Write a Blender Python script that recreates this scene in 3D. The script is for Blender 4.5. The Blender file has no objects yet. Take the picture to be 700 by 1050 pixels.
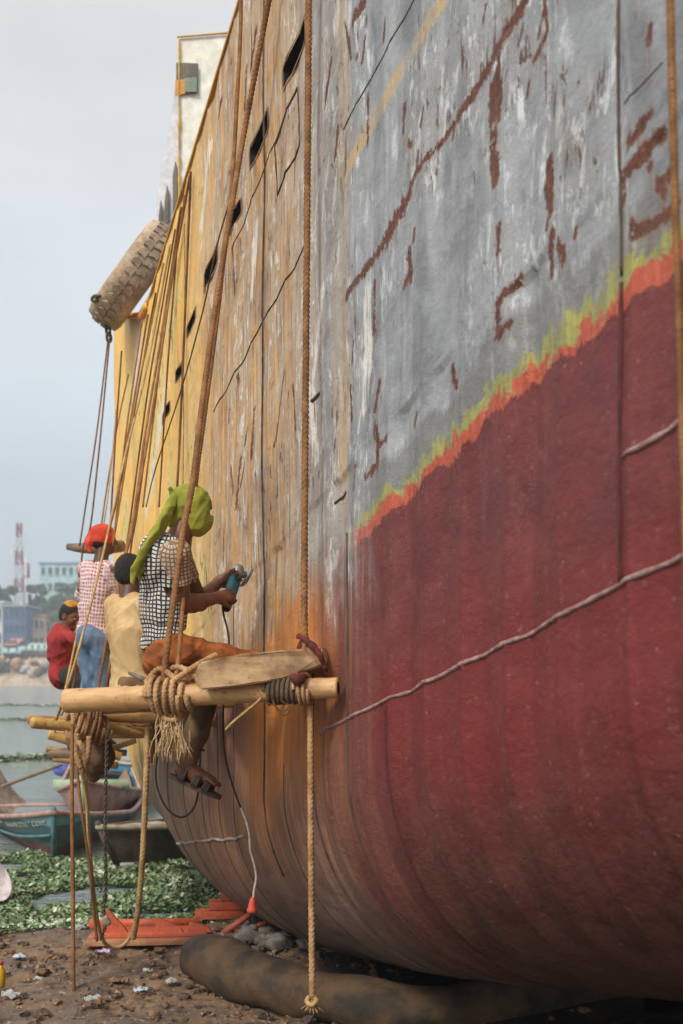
import bpy, bmesh, math, random
import numpy as np
from mathutils import Vector, Matrix, noise as mnoise

random.seed(7)
RNG = np.random.default_rng(11)
SC = bpy.context.scene
COL = SC.collection
F = 1200.0            # focal length in photograph pixels (photograph 700 x 1050)
HC = 1.95             # camera height above the mud
HY = 690.0            # row of the horizon

# ------------------------------------------------------------------ camera, sky, sun, exposure
cam_d = bpy.data.cameras.new("camera")
cam = bpy.data.objects.new("camera", cam_d); COL.objects.link(cam)
cam.location = (0, 0, HC); cam.rotation_euler = (math.radians(90), 0, 0)
cam_d.sensor_fit = 'AUTO'; cam_d.sensor_width = 36.0
cam_d.lens = F / 1050 * 36.0
cam_d.shift_y = (HY - 525) / 1050
cam_d.clip_start = 0.05; cam_d.clip_end = 3000
cam_d.dof.use_dof = True; cam_d.dof.focus_distance = 6.1; cam_d.dof.aperture_fstop = 2.6
SC.camera = cam

SUN_EL, SUN_AZ = math.radians(42), math.radians(-150)     # azimuth from +Y towards +X
w = bpy.data.worlds.new("World"); SC.world = w; w.use_nodes = True
nt = w.node_tree; nt.nodes.clear()
def wn(t, **k):
    n = nt.nodes.new(t)
    for a, b in k.items(): setattr(n, a, b)
    return n
L = nt.links.new
out = wn('ShaderNodeOutputWorld')
sky = wn('ShaderNodeTexSky', sky_type='NISHITA', sun_disc=False, sun_elevation=SUN_EL, sun_rotation=SUN_AZ, dust_density=4.0, air_density=1.2)
hsv = wn('ShaderNodeHueSaturation'); hsv.inputs['Saturation'].default_value = 0.15; L(sky.outputs[0], hsv.inputs['Color'])
bg1 = wn('ShaderNodeBackground'); bg1.inputs['Strength'].default_value = 0.06; L(hsv.outputs[0], bg1.inputs['Color'])
# overcast cloud deck: brighter overhead than at the horizon, faint cloud mottling
tc = wn('ShaderNodeTexCoord'); sep = wn('ShaderNodeSeparateXYZ'); L(tc.outputs['Generated'], sep.inputs[0])
ramp = wn('ShaderNodeValToRGB'); L(sep.outputs['Z'], ramp.inputs[0])
r = ramp.color_ramp; r.elements[0].position = 0.0; r.elements[0].color = (0.60, 0.66, 0.70, 1)
r.elements[1].position = 1.0; r.elements[1].color = (1.35, 1.34, 1.32, 1)
for p, c in ((0.06, (0.43, 0.52, 0.60, 1)), (0.16, (0.39, 0.47, 0.54, 1)), (0.30, (0.50, 0.55, 0.585, 1)), (0.46, (0.575, 0.58, 0.585, 1))):
    e = r.elements.new(p); e.color = c
nz = wn('ShaderNodeTexNoise'); nz.inputs['Scale'].default_value = 3.5; nz.inputs['Detail'].default_value = 5
mp = wn('ShaderNodeMapping'); mp.inputs['Scale'].default_value = (1, 1, 2.6); L(tc.outputs['Generated'], mp.inputs[0]); L(mp.outputs[0], nz.inputs['Vector'])
mr = wn('ShaderNodeMapRange'); mr.inputs['From Min'].default_value = .3; mr.inputs['From Max'].default_value = .7
mr.inputs['To Min'].default_value = .88; mr.inputs['To Max'].default_value = 1.12; L(nz.outputs['Fac'], mr.inputs['Value'])
bg2 = wn('ShaderNodeBackground'); L(ramp.outputs[0], bg2.inputs['Color']); L(mr.outputs[0], bg2.inputs['Strength'])
add = wn('ShaderNodeAddShader'); L(bg1.outputs[0], add.inputs[0]); L(bg2.outputs[0], add.inputs[1]); L(add.outputs[0], out.inputs['Surface'])

sun_d = bpy.data.lights.new("sun", 'SUN'); sun = bpy.data.objects.new("sun", sun_d); COL.objects.link(sun)
sun_d.energy = 2.6; sun_d.angle = math.radians(9); sun_d.color = (1.0, 0.94, 0.86)
dv = Vector((math.sin(SUN_AZ) * math.cos(SUN_EL), math.cos(SUN_AZ) * math.cos(SUN_EL), math.sin(SUN_EL)))
sun.rotation_euler = dv.to_track_quat('Z', 'Y').to_euler(); sun.location = (-20, -8, 20)

SC.view_settings.view_transform = 'Standard'; SC.view_settings.look = 'None'
SC.view_settings.exposure = 0.08; SC.view_settings.gamma = 1.0
SC.cycles.max_bounces = 6; SC.cycles.diffuse_bounces = 3; SC.cycles.glossy_bounces = 3; SC.cycles.transparent_max_bounces = 8
SC.cycles.volume_bounces = 0
SC.cycles.use_denoising = True

# ------------------------------------------------------------------ helpers
def P(x, y, d):
    """Point at depth d (metres along the view) whose photograph pixel is x, y."""
    return np.array(((x - 350) / F * d, d, HC - (y - HY) / F * d))

def lin(r, g=None, b=None):
    if g is None: r, g, b = r
    f = lambda c: (c / 255 / 12.92) if c <= 10 else ((c / 255 + .055) / 1.055) ** 2.4
    return (f(r), f(g), f(b), 1.0)

class NB:
    """Small shader node builder."""
    def __init__(s, name):
        s.m = bpy.data.materials.new(name); s.m.use_nodes = True
        s.t = s.m.node_tree; s.t.nodes.clear()
        s.out = s.n('ShaderNodeOutputMaterial'); s.b = s.n('ShaderNodeBsdfPrincipled')
        s.l(s.b.outputs[0], s.out.inputs['Surface'])
    def n(s, t, **k):
        x = s.t.nodes.new(t)
        for a, v in k.items(): setattr(x, a, v)
        return x
    def l(s, a, b): s.t.links.new(a, b)
    def set(s, inp, v):
        if hasattr(v, 'is_linked') or isinstance(v, bpy.types.NodeSocket): s.l(v, inp)
        else: inp.default_value = v
    def coord(s, kind='Object'): return s.n('ShaderNodeTexCoord').outputs[kind]
    def mapping(s, vec, scale=(1, 1, 1), loc=(0, 0, 0)):
        m = s.n('ShaderNodeMapping'); m.inputs['Scale'].default_value = scale; m.inputs['Location'].default_value = loc
        s.l(vec, m.inputs[0]); return m.outputs[0]
    def noise(s, vec, scale=5, detail=4, rough=.55, dist=0):
        x = s.n('ShaderNodeTexNoise'); s.l(vec, x.inputs['Vector']); x.inputs['Scale'].default_value = scale
        x.inputs['Detail'].default_value = detail; x.inputs['Roughness'].default_value = rough; x.inputs['Distortion'].default_value = dist
        return x.outputs['Fac']
    def vor(s, vec, scale=5, feature='F1'):
        x = s.n('ShaderNodeTexVoronoi', feature=feature); s.l(vec, x.inputs['Vector']); x.inputs['Scale'].default_value = scale
        return x.outputs['Distance']
    def math(s, op, a, b=0.0, clamp=False):
        x = s.n('ShaderNodeMath', operation=op, use_clamp=clamp); s.set(x.inputs[0], a); s.set(x.inputs[1], b); return x.outputs[0]
    def step(s, v, lo, hi, a=0.0, b=1.0):
        x = s.n('ShaderNodeMapRange', interpolation_type='SMOOTHSTEP'); s.set(x.inputs['Value'], v)
        s.set(x.inputs['From Min'], lo); s.set(x.inputs['From Max'], hi); x.inputs['To Min'].default_value = a; x.inputs['To Max'].default_value = b
        return x.outputs[0]
    def mix(s, f, a, b, mode='MIX'):
        x = s.n('ShaderNodeMix', data_type='RGBA', blend_type=mode); s.set(x.inputs[0], f); s.set(x.inputs[6], a); s.set(x.inputs[7], b)
        return x.outputs[2]
    def bump(s, h, strength=.3, dist=.01, normal=None):
        x = s.n('ShaderNodeBump'); s.l(h, x.inputs['Height']); x.inputs['Strength'].default_value = strength; x.inputs['Distance'].default_value = dist
        if normal is not None: s.l(normal, x.inputs['Normal'])
        s.l(x.outputs[0], s.b.inputs['Normal']); return x.outputs[0]
    def done(s, color=None, rough=.7, metal=0.0, spec=.4):
        if color is not None: s.set(s.b.inputs['Base Color'], color)
        s.set(s.b.inputs['Roughness'], rough); s.b.inputs['Metallic'].default_value = metal
        s.b.inputs['Specular IOR Level'].default_value = spec
        return s.m

def pm(name, c1, c2, scale=6, rough=.75, bump=.3, stretch=(1, 1, 1), bdist=.01, fine=8.0, metal=0, spec=.35, contrast=(.35, .65), c3=None):
    """Two or three tone weathered material."""
    n = NB(name); v = n.mapping(n.coord(), stretch)
    a = n.noise(v, scale, 6, .6); f = n.step(a, *contrast)
    c = n.mix(f, c1, c2)
    if c3 is not None:
        c = n.mix(n.step(n.noise(v, scale * 2.3, 5, .65, .4), .56, .66), c, c3)
    h = n.noise(v, scale * fine, 5, .65)
    c = n.mix(n.step(h, .3, .7, .0, .22), c, (0.02, 0.015, 0.01, 1))
    if bump: n.bump(n.math('ADD', n.math('MULTIPLY', a, .7), h), bump, bdist)
    return n.done(c, rough, metal, spec)

def world_loc(o):
    p = Vector((0, 0, 0))
    while o is not None: p = p + o.location; o = o.parent
    return p

def link(name, verts, faces, m, parent=None, smooth=True, loc=None):
    """ONE mesh object out of world space vertices."""
    v = np.asarray(verts, dtype=np.float64).reshape(-1, 3)
    base = np.array(world_loc(parent)) if parent is not None else (np.array(loc) if loc is not None else np.zeros(3))
    me = bpy.data.meshes.new(name)
    me.from_pydata((v - base).tolist(), [], faces if isinstance(faces, list) else faces.tolist()); me.update()
    if smooth: me.polygons.foreach_set('use_smooth', [True] * len(me.polygons))
    for x in (m if isinstance(m, (list, tuple)) else [m]): me.materials.append(x)
    o = bpy.data.objects.new(name, me); COL.objects.link(o)
    if parent is not None: o.parent = parent
    elif loc is not None: o.location = tuple(float(c) for c in loc)
    return o

def thing(name, label, cat, loc, group=None):
    o = bpy.data.objects.new(name, None); COL.objects.link(o); o.location = tuple(float(c) for c in loc)
    o.empty_display_size = .1
    o['label'] = label; o['category'] = cat
    if group: o['group'] = group
    return o
def tag(o, label, cat, group=None):
    o['label'] = label; o['category'] = cat
    if group: o['group'] = group
    return o
def structure(o): o['kind'] = 'structure'; return o
def stuff(o, label=None, cat=None):
    o['kind'] = 'stuff'
    if label: o['label'] = label
    if cat: o['category'] = cat
    return o

def merge(*parts):
    V, Fc, k = [], [], 0
    for v, f in parts:
        v = np.asarray(v, dtype=float).reshape(-1, 3); V.append(v); Fc += [[i + k for i in q] for q in f]; k += len(v)
    return np.concatenate(V), Fc

def box(c, size, rz=0, rx=0, ry=0, bev=0.0, jit=0.0):
    bm = bmesh.new(); bmesh.ops.create_cube(bm, size=1.0)
    for v in bm.verts: v.co = Vector((v.co.x * size[0], v.co.y * size[1], v.co.z * size[2]))
    if bev: bmesh.ops.bevel(bm, geom=bm.edges[:], offset=bev, segments=2, profile=.6, affect='EDGES')
    if jit:
        for v in bm.verts: v.co += Vector((random.uniform(-jit, jit), random.uniform(-jit, jit), random.uniform(-jit, jit)))
    M = Matrix.Translation(Vector([float(a) for a in c])) @ Matrix.Rotation(rz, 4, 'Z') @ Matrix.Rotation(ry, 4, 'Y') @ Matrix.Rotation(rx, 4, 'X')
    bm.transform(M); bm.verts.ensure_lookup_table()
    V = np.array([v.co[:] for v in bm.verts]); Fc = [[v.index for v in f.verts] for f in bm.faces]; bm.free()
    return V, Fc

def resample(pts, step):
    pts = np.asarray(pts, float); d = np.r_[0, np.cumsum(np.linalg.norm(np.diff(pts, axis=0), axis=1))]
    n = max(2, int(d[-1] / step) + 1); t = np.linspace(0, d[-1], n)
    return np.stack([np.interp(t, d, pts[:, i]) for i in range(3)], 1)

def smooth_path(pts, n=12):
    """Catmull-Rom through pts."""
    p = np.asarray(pts, float)
    if len(p) < 3: return p
    q = np.vstack([2 * p[0] - p[1], p, 2 * p[-1] - p[-2]]); o = []
    for i in range(1, len(q) - 2):
        for t in np.linspace(0, 1, n, endpoint=False):
            a, b, c, d = q[i - 1:i + 3]
            o.append(.5 * (2 * b + (c - a) * t + (2 * a - 5 * b + 4 * c - d) * t * t + (3 * b - a - 3 * c + d) * t ** 3))
    o.append(p[-1]); return np.array(o)

def frames(pts):
    T = np.gradient(pts, axis=0); T /= np.linalg.norm(T, axis=1)[:, None] + 1e-12
    up = np.array((0, 0, 1.)) if abs(T[0][2]) < .9 else np.array((1., 0, 0))
    N = np.zeros_like(T); n = np.cross(up, T[0]); n /= np.linalg.norm(n); N[0] = n
    for i in range(1, len(T)):
        n = N[i - 1] - T[i] * np.dot(N[i - 1], T[i]); n /= np.linalg.norm(n) + 1e-12; N[i] = n
    return T, N, np.cross(T, N)

def tube(pts, r, seg=10, strands=0, lay=None, cap=True, amp=.2):
    """Tube along pts; strands > 0 gives the twisted strand relief of a laid rope."""
    pts = np.asarray(pts, float); R = np.full(len(pts), r) if np.isscalar(r) else np.interp(np.linspace(0, 1, len(pts)), np.linspace(0, 1, len(r)), r)
    T, N, B = frames(pts)
    d = np.r_[0, np.cumsum(np.linalg.norm(np.diff(pts, axis=0), axis=1))]
    th = np.linspace(0, 2 * np.pi, seg, endpoint=False)
    tw = (d / (lay or 1.0) * 2 * np.pi) if strands else np.zeros(len(pts))
    rr = R[:, None] * ((1 - amp / 2) + amp * np.abs(np.cos(strands / 2 * (th[None] - tw[:, None]))) if strands else 1.0) * np.ones((len(pts), seg))
    V = pts[:, None] + rr[..., None] * (np.cos(th)[None, :, None] * N[:, None] + np.sin(th)[None, :, None] * B[:, None])
    V = V.reshape(-1, 3); Fc = []
    for i in range(len(pts) - 1):
        a = i * seg
        for j in range(seg):
            k = (j + 1) % seg; Fc.append([a + j, a + k, a + seg + k, a + seg + j])
    if cap: Fc.append(list(range(seg))[::-1]); Fc.append([(len(pts) - 1) * seg + j for j in range(seg)])
    return V, Fc

def rope(pts, r, smooth=True):
    p = smooth_path(pts) if smooth else np.asarray(pts, float)
    p = resample(p, r * .55)
    return tube(p, r, 12, 3, r * 5.2, amp=.42)

def lathe(prof, base, axis, seg=32, ang=0):
    """prof: (radius, height along axis)."""
    axis = np.array(axis, float); axis /= np.linalg.norm(axis)
    u = np.cross(axis, (0, 0, 1.) if abs(axis[2]) < .9 else (1., 0, 0)); u /= np.linalg.norm(u); v = np.cross(axis, u)
    th = np.linspace(0, 2 * np.pi, seg, endpoint=False) + ang; V = []
    for r_, h in prof: V.append(np.array(base) + axis * h + r_ * (np.cos(th)[:, None] * u + np.sin(th)[:, None] * v))
    V = np.concatenate(V); Fc = []
    for i in range(len(prof) - 1):
        for j in range(seg):
            k = (j + 1) % seg; Fc.append([i * seg + j, i * seg + k, (i + 1) * seg + k, (i + 1) * seg + j])
    Fc.append(list(range(seg))[::-1]); Fc.append([(len(prof) - 1) * seg + j for j in range(seg)])
    return V, Fc

def prism(poly, n, depth):
    """Outline (list of 3D points, planar) pushed along n by depth."""
    p = np.asarray(poly, float); k = len(p); q = p + np.asarray(n, float) * depth
    return np.vstack([p, q]), [list(range(k))[::-1], list(range(k, 2 * k))] + [[i, (i + 1) % k, k + (i + 1) % k, k + i] for i in range(k)]

# ------------------------------------------------------------------ signed distance bodies
def fold(p, amp, k, seed=0, dirn=None):
    r = np.random.default_rng(seed); o = 0
    for i in range(4):
        d = r.normal(size=3)
        if dirn is not None: d = d - np.dot(d, dirn) * np.array(dirn) * .75
        d /= np.linalg.norm(d); e = r.normal(size=3)
        o = o + (1 - 2.4 * np.abs(np.sin(p @ (d * k * (.38 + .22 * i)) + 1.5 * np.sin(p @ (e * k * .22) + i) + r.uniform(0, 6))) ** .7) / (1 + .5 * i)
    return -amp * o * .36

class SDF:
    """prims: ('c', a, b, ra, rb, k) tapered capsule; ('e', centre, radii, 3x3 axes, k) ellipsoid; ('-e', ...) cut; ('-h', point, normal) cut half space."""
    def __init__(s, h): s.h = h; s.p = []; s.noise = None
    def cap(s, a, b, ra, rb=None, k=.012): s.p.append(('c', np.array(a, float), np.array(b, float), ra, ra if rb is None else rb, k)); return s
    def chain(s, pts, rad, k=.012):
        for i in range(len(pts) - 1): s.cap(pts[i], pts[i + 1], rad[i], rad[i + 1], k)
        return s
    def ell(s, c, r, ax=None, k=.02, cut=False): s.p.append(('-e' if cut else 'e', np.array(c, float), np.array(r, float), np.eye(3) if ax is None else np.array(ax, float), k)); return s
    def half(s, pt, n, first=0): s.p.append(('-h', np.array(pt, float), np.array(n, float) / np.linalg.norm(n), first)); return s
    def mesh(s):
        h = s.h; lo, hi = [], []
        for q in s.p:
            if q[0] == 'c': r_ = max(q[3], q[4]); lo.append(np.minimum(q[1], q[2]) - r_); hi.append(np.maximum(q[1], q[2]) + r_)
            elif q[0] == 'e': r_ = np.abs(q[3].T * q[2][None]).sum(1); r_ = np.abs(q[3]).T @ q[2]; lo.append(q[1] - r_); hi.append(q[1] + r_)
        lo = np.min(lo, 0) - 5 * h - .02; hi = np.max(hi, 0) + 5 * h + .02
        n = np.ceil((hi - lo) / h).astype(int) + 1
        f = np.full(n, .08, np.float32)
        ax = [lo[i] + np.arange(n[i]) * h for i in range(3)]
        for q in s.p:
            if q[0] == 'c': m = max(q[3], q[4]) + q[5] + 3 * h; a, b = np.minimum(q[1], q[2]) - m, np.maximum(q[1], q[2]) + m
            elif q[0] in ('e', '-e'): m = np.abs(q[3]).T @ q[2] + q[4] + 3 * h; a, b = q[1] - m, q[1] + m
            else: a, b = lo, hi
            i0 = np.clip(np.floor((a - lo) / h).astype(int), 0, n); i1 = np.clip(np.ceil((b - lo) / h).astype(int) + 1, 0, n)
            if (i1 <= i0).any(): continue
            sl = tuple(slice(i0[i], i1[i]) for i in range(3))
            p = np.stack(np.meshgrid(*[ax[i][sl[i]] for i in range(3)], indexing='ij'), -1)
            g = f[sl]
            if q[0] == 'c':
                ab = q[2] - q[1]; t = np.clip(((p - q[1]) @ ab) / max(ab @ ab, 1e-9), 0, 1)
                d = np.linalg.norm(p - q[1] - t[..., None] * ab, axis=-1) - (q[3] + t * (q[4] - q[3])); k = q[5]
            elif q[0] in ('e', '-e'):
                l = (p - q[1]) @ q[3].T; k0 = np.linalg.norm(l / q[2], axis=-1); k1 = np.linalg.norm(l / q[2] ** 2, axis=-1) + 1e-9
                d = k0 * (k0 - 1) / k1; k = q[4]
            else:                                                             # keeps the side the normal points away from
                d = (p - q[1]) @ q[2]; d = np.where(np.linalg.norm(p - q[1], axis=-1) < q[3], d, -1) if q[3] else d
                f[sl] = np.maximum(g, d); continue
            if q[0] == '-e':
                hh = np.clip(.5 - .5 * (g + d) / k, 0, 1); f[sl] = g + (-d - g) * hh + k * hh * (1 - hh)
            else:
                hh = np.clip(.5 + .5 * (g - d) / k, 0, 1); f[sl] = g + (d - g) * hh - k * hh * (1 - hh)
        if s.noise:
            near = np.abs(f) < .05
            ii = np.argwhere(near); p = lo + ii * h
            f[near] += s.noise(p).astype(np.float32)
        return nets(f, lo, h)

def nets(f, lo, h):
    n = np.array(f.shape); s = f < 0
    c = np.zeros(n - 1, np.int8)
    offs = [(i, j, k) for i in (0, 1) for j in (0, 1) for k in (0, 1)]
    for i, j, k in offs: c += s[i:n[0] - 1 + i, j:n[1] - 1 + j, k:n[2] - 1 + k]
    act = (c > 0) & (c < 8); idx = np.argwhere(act); ids = np.full(n - 1, -1, np.int64); ids[act] = np.arange(len(idx))
    pos = np.zeros((len(idx), 3)); cnt = np.zeros(len(idx))
    cv = {o: f[idx[:, 0] + o[0], idx[:, 1] + o[1], idx[:, 2] + o[2]] for o in offs}
    for a in offs:
        for ax_ in range(3):
            if a[ax_] == 0:
                b = list(a); b[ax_] = 1; b = tuple(b); va, vb = cv[a], cv[b]; m = (va < 0) != (vb < 0)
                t = va[m] / (va[m] - vb[m]); q = np.tile(np.array(a, float), (m.sum(), 1)); q[:, ax_] += t
                pos[m] += q; cnt[m] += 1
    V = lo + (idx + pos / cnt[:, None]) * h
    Q = []
    for ax_ in range(3):
        u, v = (ax_ + 1) % 3, (ax_ + 2) % 3
        sa = [slice(None)] * 3; sb = [slice(None)] * 3; sa[ax_] = slice(0, -1); sb[ax_] = slice(1, None)
        e = np.argwhere(s[tuple(sa)] != s[tuple(sb)])
        e = e[(e[:, u] > 0) & (e[:, v] > 0) & (e[:, u] < n[u] - 1) & (e[:, v] < n[v] - 1)]
        du = np.eye(3, dtype=int)[u]; dw = np.eye(3, dtype=int)[v]
        q = np.stack([ids[tuple((e - du - dw).T)], ids[tuple((e - dw).T)], ids[tuple(e.T)], ids[tuple((e - du).T)]], 1)
        fl = s[tuple(e.T)]; q[~fl] = q[~fl][:, ::-1]; Q.append(q)
    return V, np.concatenate(Q)
# ------------------------------------------------------------------ the ship: hull laid on the slip, sloping down to the river
A0, DX, SL, Z0 = 1.90, -0.356, 0.217, 5.37      # side plane X = A0 + DX*Y, plate lines drop SL per metre
DN = math.hypot(1, DX)
S_END, R_END = 11.6, 1.5
# plan curve of the hull side (arc parameter s equals Y on the straight part)
_s = np.linspace(-4, 16.5, 2051); _xy = np.zeros((len(_s), 2)); _hd = np.zeros(len(_s))
_phi = math.atan(DX); _x, _y = A0 + DX * _s[0], _s[0]
for _i, _t in enumerate(_s):
    _a = _phi + min(max(0, (_t - S_END) / R_END), math.radians(112)) if _t > S_END else _phi
    _xy[_i] = (_x, _y); _hd[_i] = _a
    _ds = (_s[1] - _s[0]) * DN; _x += math.sin(_a) * _ds; _y += math.cos(_a) * _ds
def plan(s):
    s = np.asarray(s, float); x = np.interp(s, _s, _xy[:, 0]); y = np.interp(s, _s, _xy[:, 1]); a = np.interp(s, _s, _hd)
    return x, y, np.cos(a), -np.sin(a)        # point and inboard normal
def vtop(s):
    s = np.asarray(s, float)
    x, y, _, _ = plan(s)
    base = 4.42 - 0.1 * (s - 7.0)
    raised = .306 * y + SL * (y - Z0)
    return np.where(s > 9.9, np.maximum(base, raised), base)
def vbot(s): return np.interp(s, [-4, 6.0, 7.2, 8.4, 9.6, 10.7, 12, 16], [-1.56, -1.52, -1.46, -1.33, -1.10, -.80, -.55, -.4])
def rbil(s): return np.interp(s, [-4, 6, 9, 11, 13], [1.05, 1.08, 1.15, 1.25, 1.3])
def hull_pt(s, q):
    """q: height in plate coordinates; below the turn of the bilge it runs on along the arc."""
    s, q = np.broadcast_arrays(np.asarray(s, float), np.asarray(q, float))
    x, y, nx, ny = plan(s); R = rbil(s); vb = vbot(s) + R
    th = np.clip((vb - q) / R, 0, math.pi / 2); ext = np.maximum(0, (vb - q) - R * math.pi / 2)
    v = np.where(q >= vb, q, vb - R * np.sin(th)); off = np.where(q >= vb, 0, R * (1 - np.cos(th)) + ext)
    # the after body tucks in above the bilge as well
    tuck = np.clip((s - 9.0) / 3.0, 0, 1) ** 1.5 * np.clip((2.2 - v) / 3.5, 0, 1) ** 1.6 * .55
    off = off + tuck
    # plates sag a little between the frames (frame spacing about 0.42 m)
    fr = (s - 5.15) / .335 + .10 * np.sin(s * 3.1); g = (fr % 1)
    wob = .036 * np.minimum(g / .62, (1 - g) / .38) * (.62 + .38 * np.sin(np.floor(fr) * 2.3 + q * .9)) * np.where(q > .9, .45, 1.0) + .004 * np.sin(s * 1.9 + q * 2.7) + .003 * np.sin(q * 6.1 + s * 1.3)
    wob = wob - .010 * np.exp(-(np.minimum(g, 1 - g) * .335 / .015) ** 2) * np.where(q > .75, .25, .6 + .4 * np.sin(np.floor(fr + .5) * 1.7 + q * 1.3))
    off = off + wob * (.35 + .65 * np.clip((q + 1.9) / 1.2, 0, 1))
    return np.stack([x + nx * off, y + ny * off, HC + v - SL * (y - Z0)], -1)
def hull_n(s, q):
    e = .01; a = hull_pt(np.asarray(s) + e, q) - hull_pt(np.asarray(s) - e, q); b = hull_pt(s, np.asarray(q) + e) - hull_pt(s, np.asarray(q) - e)
    n = np.cross(a, b); return n / np.linalg.norm(n, axis=-1)[..., None] * -1      # outward (towards the camera side)
if hull_n(5.0, 1.0)[0] > 0:
    _hn = hull_n
    def hull_n(s, q): return -_hn(s, q)
def on_hull(s, q, off=0.0): return hull_pt(s, q) + hull_n(s, q) * np.asarray(off)[..., None]
def px_hull(x, y):
    """plate coordinates of the side plane seen at photograph pixel x, y"""
    z = A0 / ((x - 350) / F - DX); return z, (HY - y) / F * z + SL * (z - Z0)

# ---- hull plating material: coordinates (s, q) come from the UV map
n = NB("hull_plating")
uv = n.coord('UV'); sp = n.n('ShaderNodeSeparateXYZ'); n.l(uv, sp.inputs[0]); S, Q = sp.outputs[0], sp.outputs[1]
def at(n_): return n.n('ShaderNodeAttribute', attribute_name=n_).outputs['Fac']
stk = n.noise(n.mapping(uv, (7, .55, 1)), 2.2, 6, .6, .25)             # long vertical run marks
stk2 = n.noise(n.mapping(uv, (15, 1.0, 1), (3, 5, 0)), 2.0, 5, .62, .3)
stk3 = n.noise(n.mapping(uv, (26, 1.6, 1), (9, 2, 0)), 1.6, 5, .6, .2)
blot = n.noise(n.mapping(uv, (1.0, .8, 1)), 1.6, 6, .62, .4)
blot2 = n.noise(n.mapping(uv, (1, 1, 1), (7, 7, 0)), 4.2, 7, .66, .3)
fine = n.noise(uv, 42, 5, .65); grain = n.noise(uv, 160, 3, .6)
chip = n.noise(n.mapping(uv, (2.6, .7, 1), (4, 1, 0)), 10, 6, .70, .5)
# grey upper strakes near the camera
stk0 = n.noise(n.mapping(uv, (2.6, .32, 1), (1, 8, 0)), 2.0, 6, .62, .35)
scuff = n.noise(n.mapping(uv, (3.4, 1.3, 1), (6, 2, 0)), 4.2, 9, .78, .5)
grey = n.mix(n.step(blot2, .32, .68), lin(112, 114, 116), lin(148, 152, 154))
grey = n.mix(n.math('MULTIPLY', n.step(stk0, .42, .62), .6), grey, lin(168, 171, 172))
grey = n.mix(n.math('MULTIPLY', n.math('MULTIPLY', n.step(scuff, .52, .60), n.step(n.math('ADD', n.math('MULTIPLY', blot, .6), n.math('MULTIPLY', stk0, .4)), .44, .56)), .85), grey, lin(212, 215, 216))
grey = n.mix(n.math('MULTIPLY', n.step(stk, .55, .72), .45), grey, lin(108, 103, 100))
grey = n.mix(n.math('MULTIPLY', n.step(blot, .52, .72), .5), grey, lin(146, 134, 120))
# scraped tan plates further along
tan = n.mix(n.step(stk, .34, .64), lin(212, 158, 80), lin(168, 122, 70))
tan = n.mix(n.math('MULTIPLY', n.step(blot2, .40, .62), .55), tan, lin(186, 170, 142))
tan = n.mix(n.math('MULTIPLY', n.step(stk0, .44, .58), .50), tan, lin(166, 154, 138))
tan = n.mix(n.math('MULTIPLY', n.step(stk0, .40, .30), .55), tan, lin(126, 94, 62))
tan = n.mix(n.math('MULTIPLY', n.math('MULTIPLY', n.step(scuff, .53, .60), n.step(stk0, .44, .56)), .9), tan, lin(222, 219, 212))
tan = n.mix(n.math('MULTIPLY', n.step(stk2, .58, .68), .6), tan, lin(206, 200, 190))
tan = n.mix(n.math('MULTIPLY', n.step(stk3, .53, .66), .8), tan, lin(104, 82, 72))
tan = n.mix(n.math('MULTIPLY', n.step(blot, .50, .66), .6), tan, lin(128, 104, 84))
# ochre after end
och = n.mix(n.step(stk2, .35, .65), lin(244, 196, 98), lin(228, 178, 92))
och = n.mix(n.math('MULTIPLY', n.step(blot, .5, .62), .6), och, lin(212, 198, 124))
och = n.mix(n.math('MULTIPLY', n.step(stk3, .58, .70), .7), och, lin(222, 212, 196))
och = n.mix(n.math('MULTIPLY', n.step(stk, .60, .70), .7), och, lin(118, 90, 66))
sj = n.math('ADD', S, n.math('MULTIPLY', n.math('SUBTRACT', stk, .5), .55))
upper = n.mix(n.step(n.math('ADD', sj, n.math('MULTIPLY', n.math('SUBTRACT', stk0, .5), 1.8)), 5.1, 6.5), grey, tan)
upper = n.mix(n.step(n.math('ADD', sj, n.math('MULTIPLY', n.math('SUBTRACT', blot, .5), 1.6)), 7.4, 8.9), upper, och)
# ochre rolled stripe along a plate seam and beside the last grey plate
stp = n.math('MULTIPLY', n.step(n.math('ABSOLUTE', n.math('SUBTRACT', Q, n.math('ADD', 2.27, n.math('MULTIPLY', n.math('SUBTRACT', blot2, .5), .06)))), .022, .05, 1, 0), n.step(S, 5.6, 5.3))
stv = n.math('MULTIPLY', n.step(n.math('ABSOLUTE', n.math('SUBTRACT', n.math('ADD', S, n.math('MULTIPLY', n.math('SUBTRACT', stk2, .5), .3)), 5.36)), .02, .10, .8, 0), n.step(Q, .4, 1.0))
upper = n.mix(n.math('MULTIPLY', n.math('MAXIMUM', stp, stv), n.step(stk0, .36, .6, .1, .8)), upper, lin(190, 158, 104))
# boot topping: maroon antifouling, and what is left of it further aft
mar = n.mix(n.step(blot2, .34, .66), lin(94, 40, 40), lin(114, 54, 53))
mar = n.mix(n.math('MULTIPLY', n.step(stk, .54, .70), .4), mar, lin(126, 72, 72))
mar = n.mix(n.math('MULTIPLY', n.step(blot, .5, .7), .5), mar, lin(106, 36, 35))
mar = n.mix(n.math('MULTIPLY', n.step(n.math('ADD', n.math('MULTIPLY', scuff, .6), n.math('MULTIPLY', stk0, .4)), .57, .66), .28), mar, lin(140, 96, 92))
mar = n.mix(n.math('MULTIPLY', n.step(chip, .62, .68), .5), mar, lin(62, 28, 28))
mud = n.mix(n.step(blot2, .35, .65), lin(80, 48, 38), lin(98, 62, 48))  # mud brown, darkened further for the shade towards the bilge
qj = n.math('ADD', Q, n.math('MULTIPLY', n.math('SUBTRACT', blot, .5), .9))
mar = n.mix(n.step(qj, -.5, -1.5), mar, mud)
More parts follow.
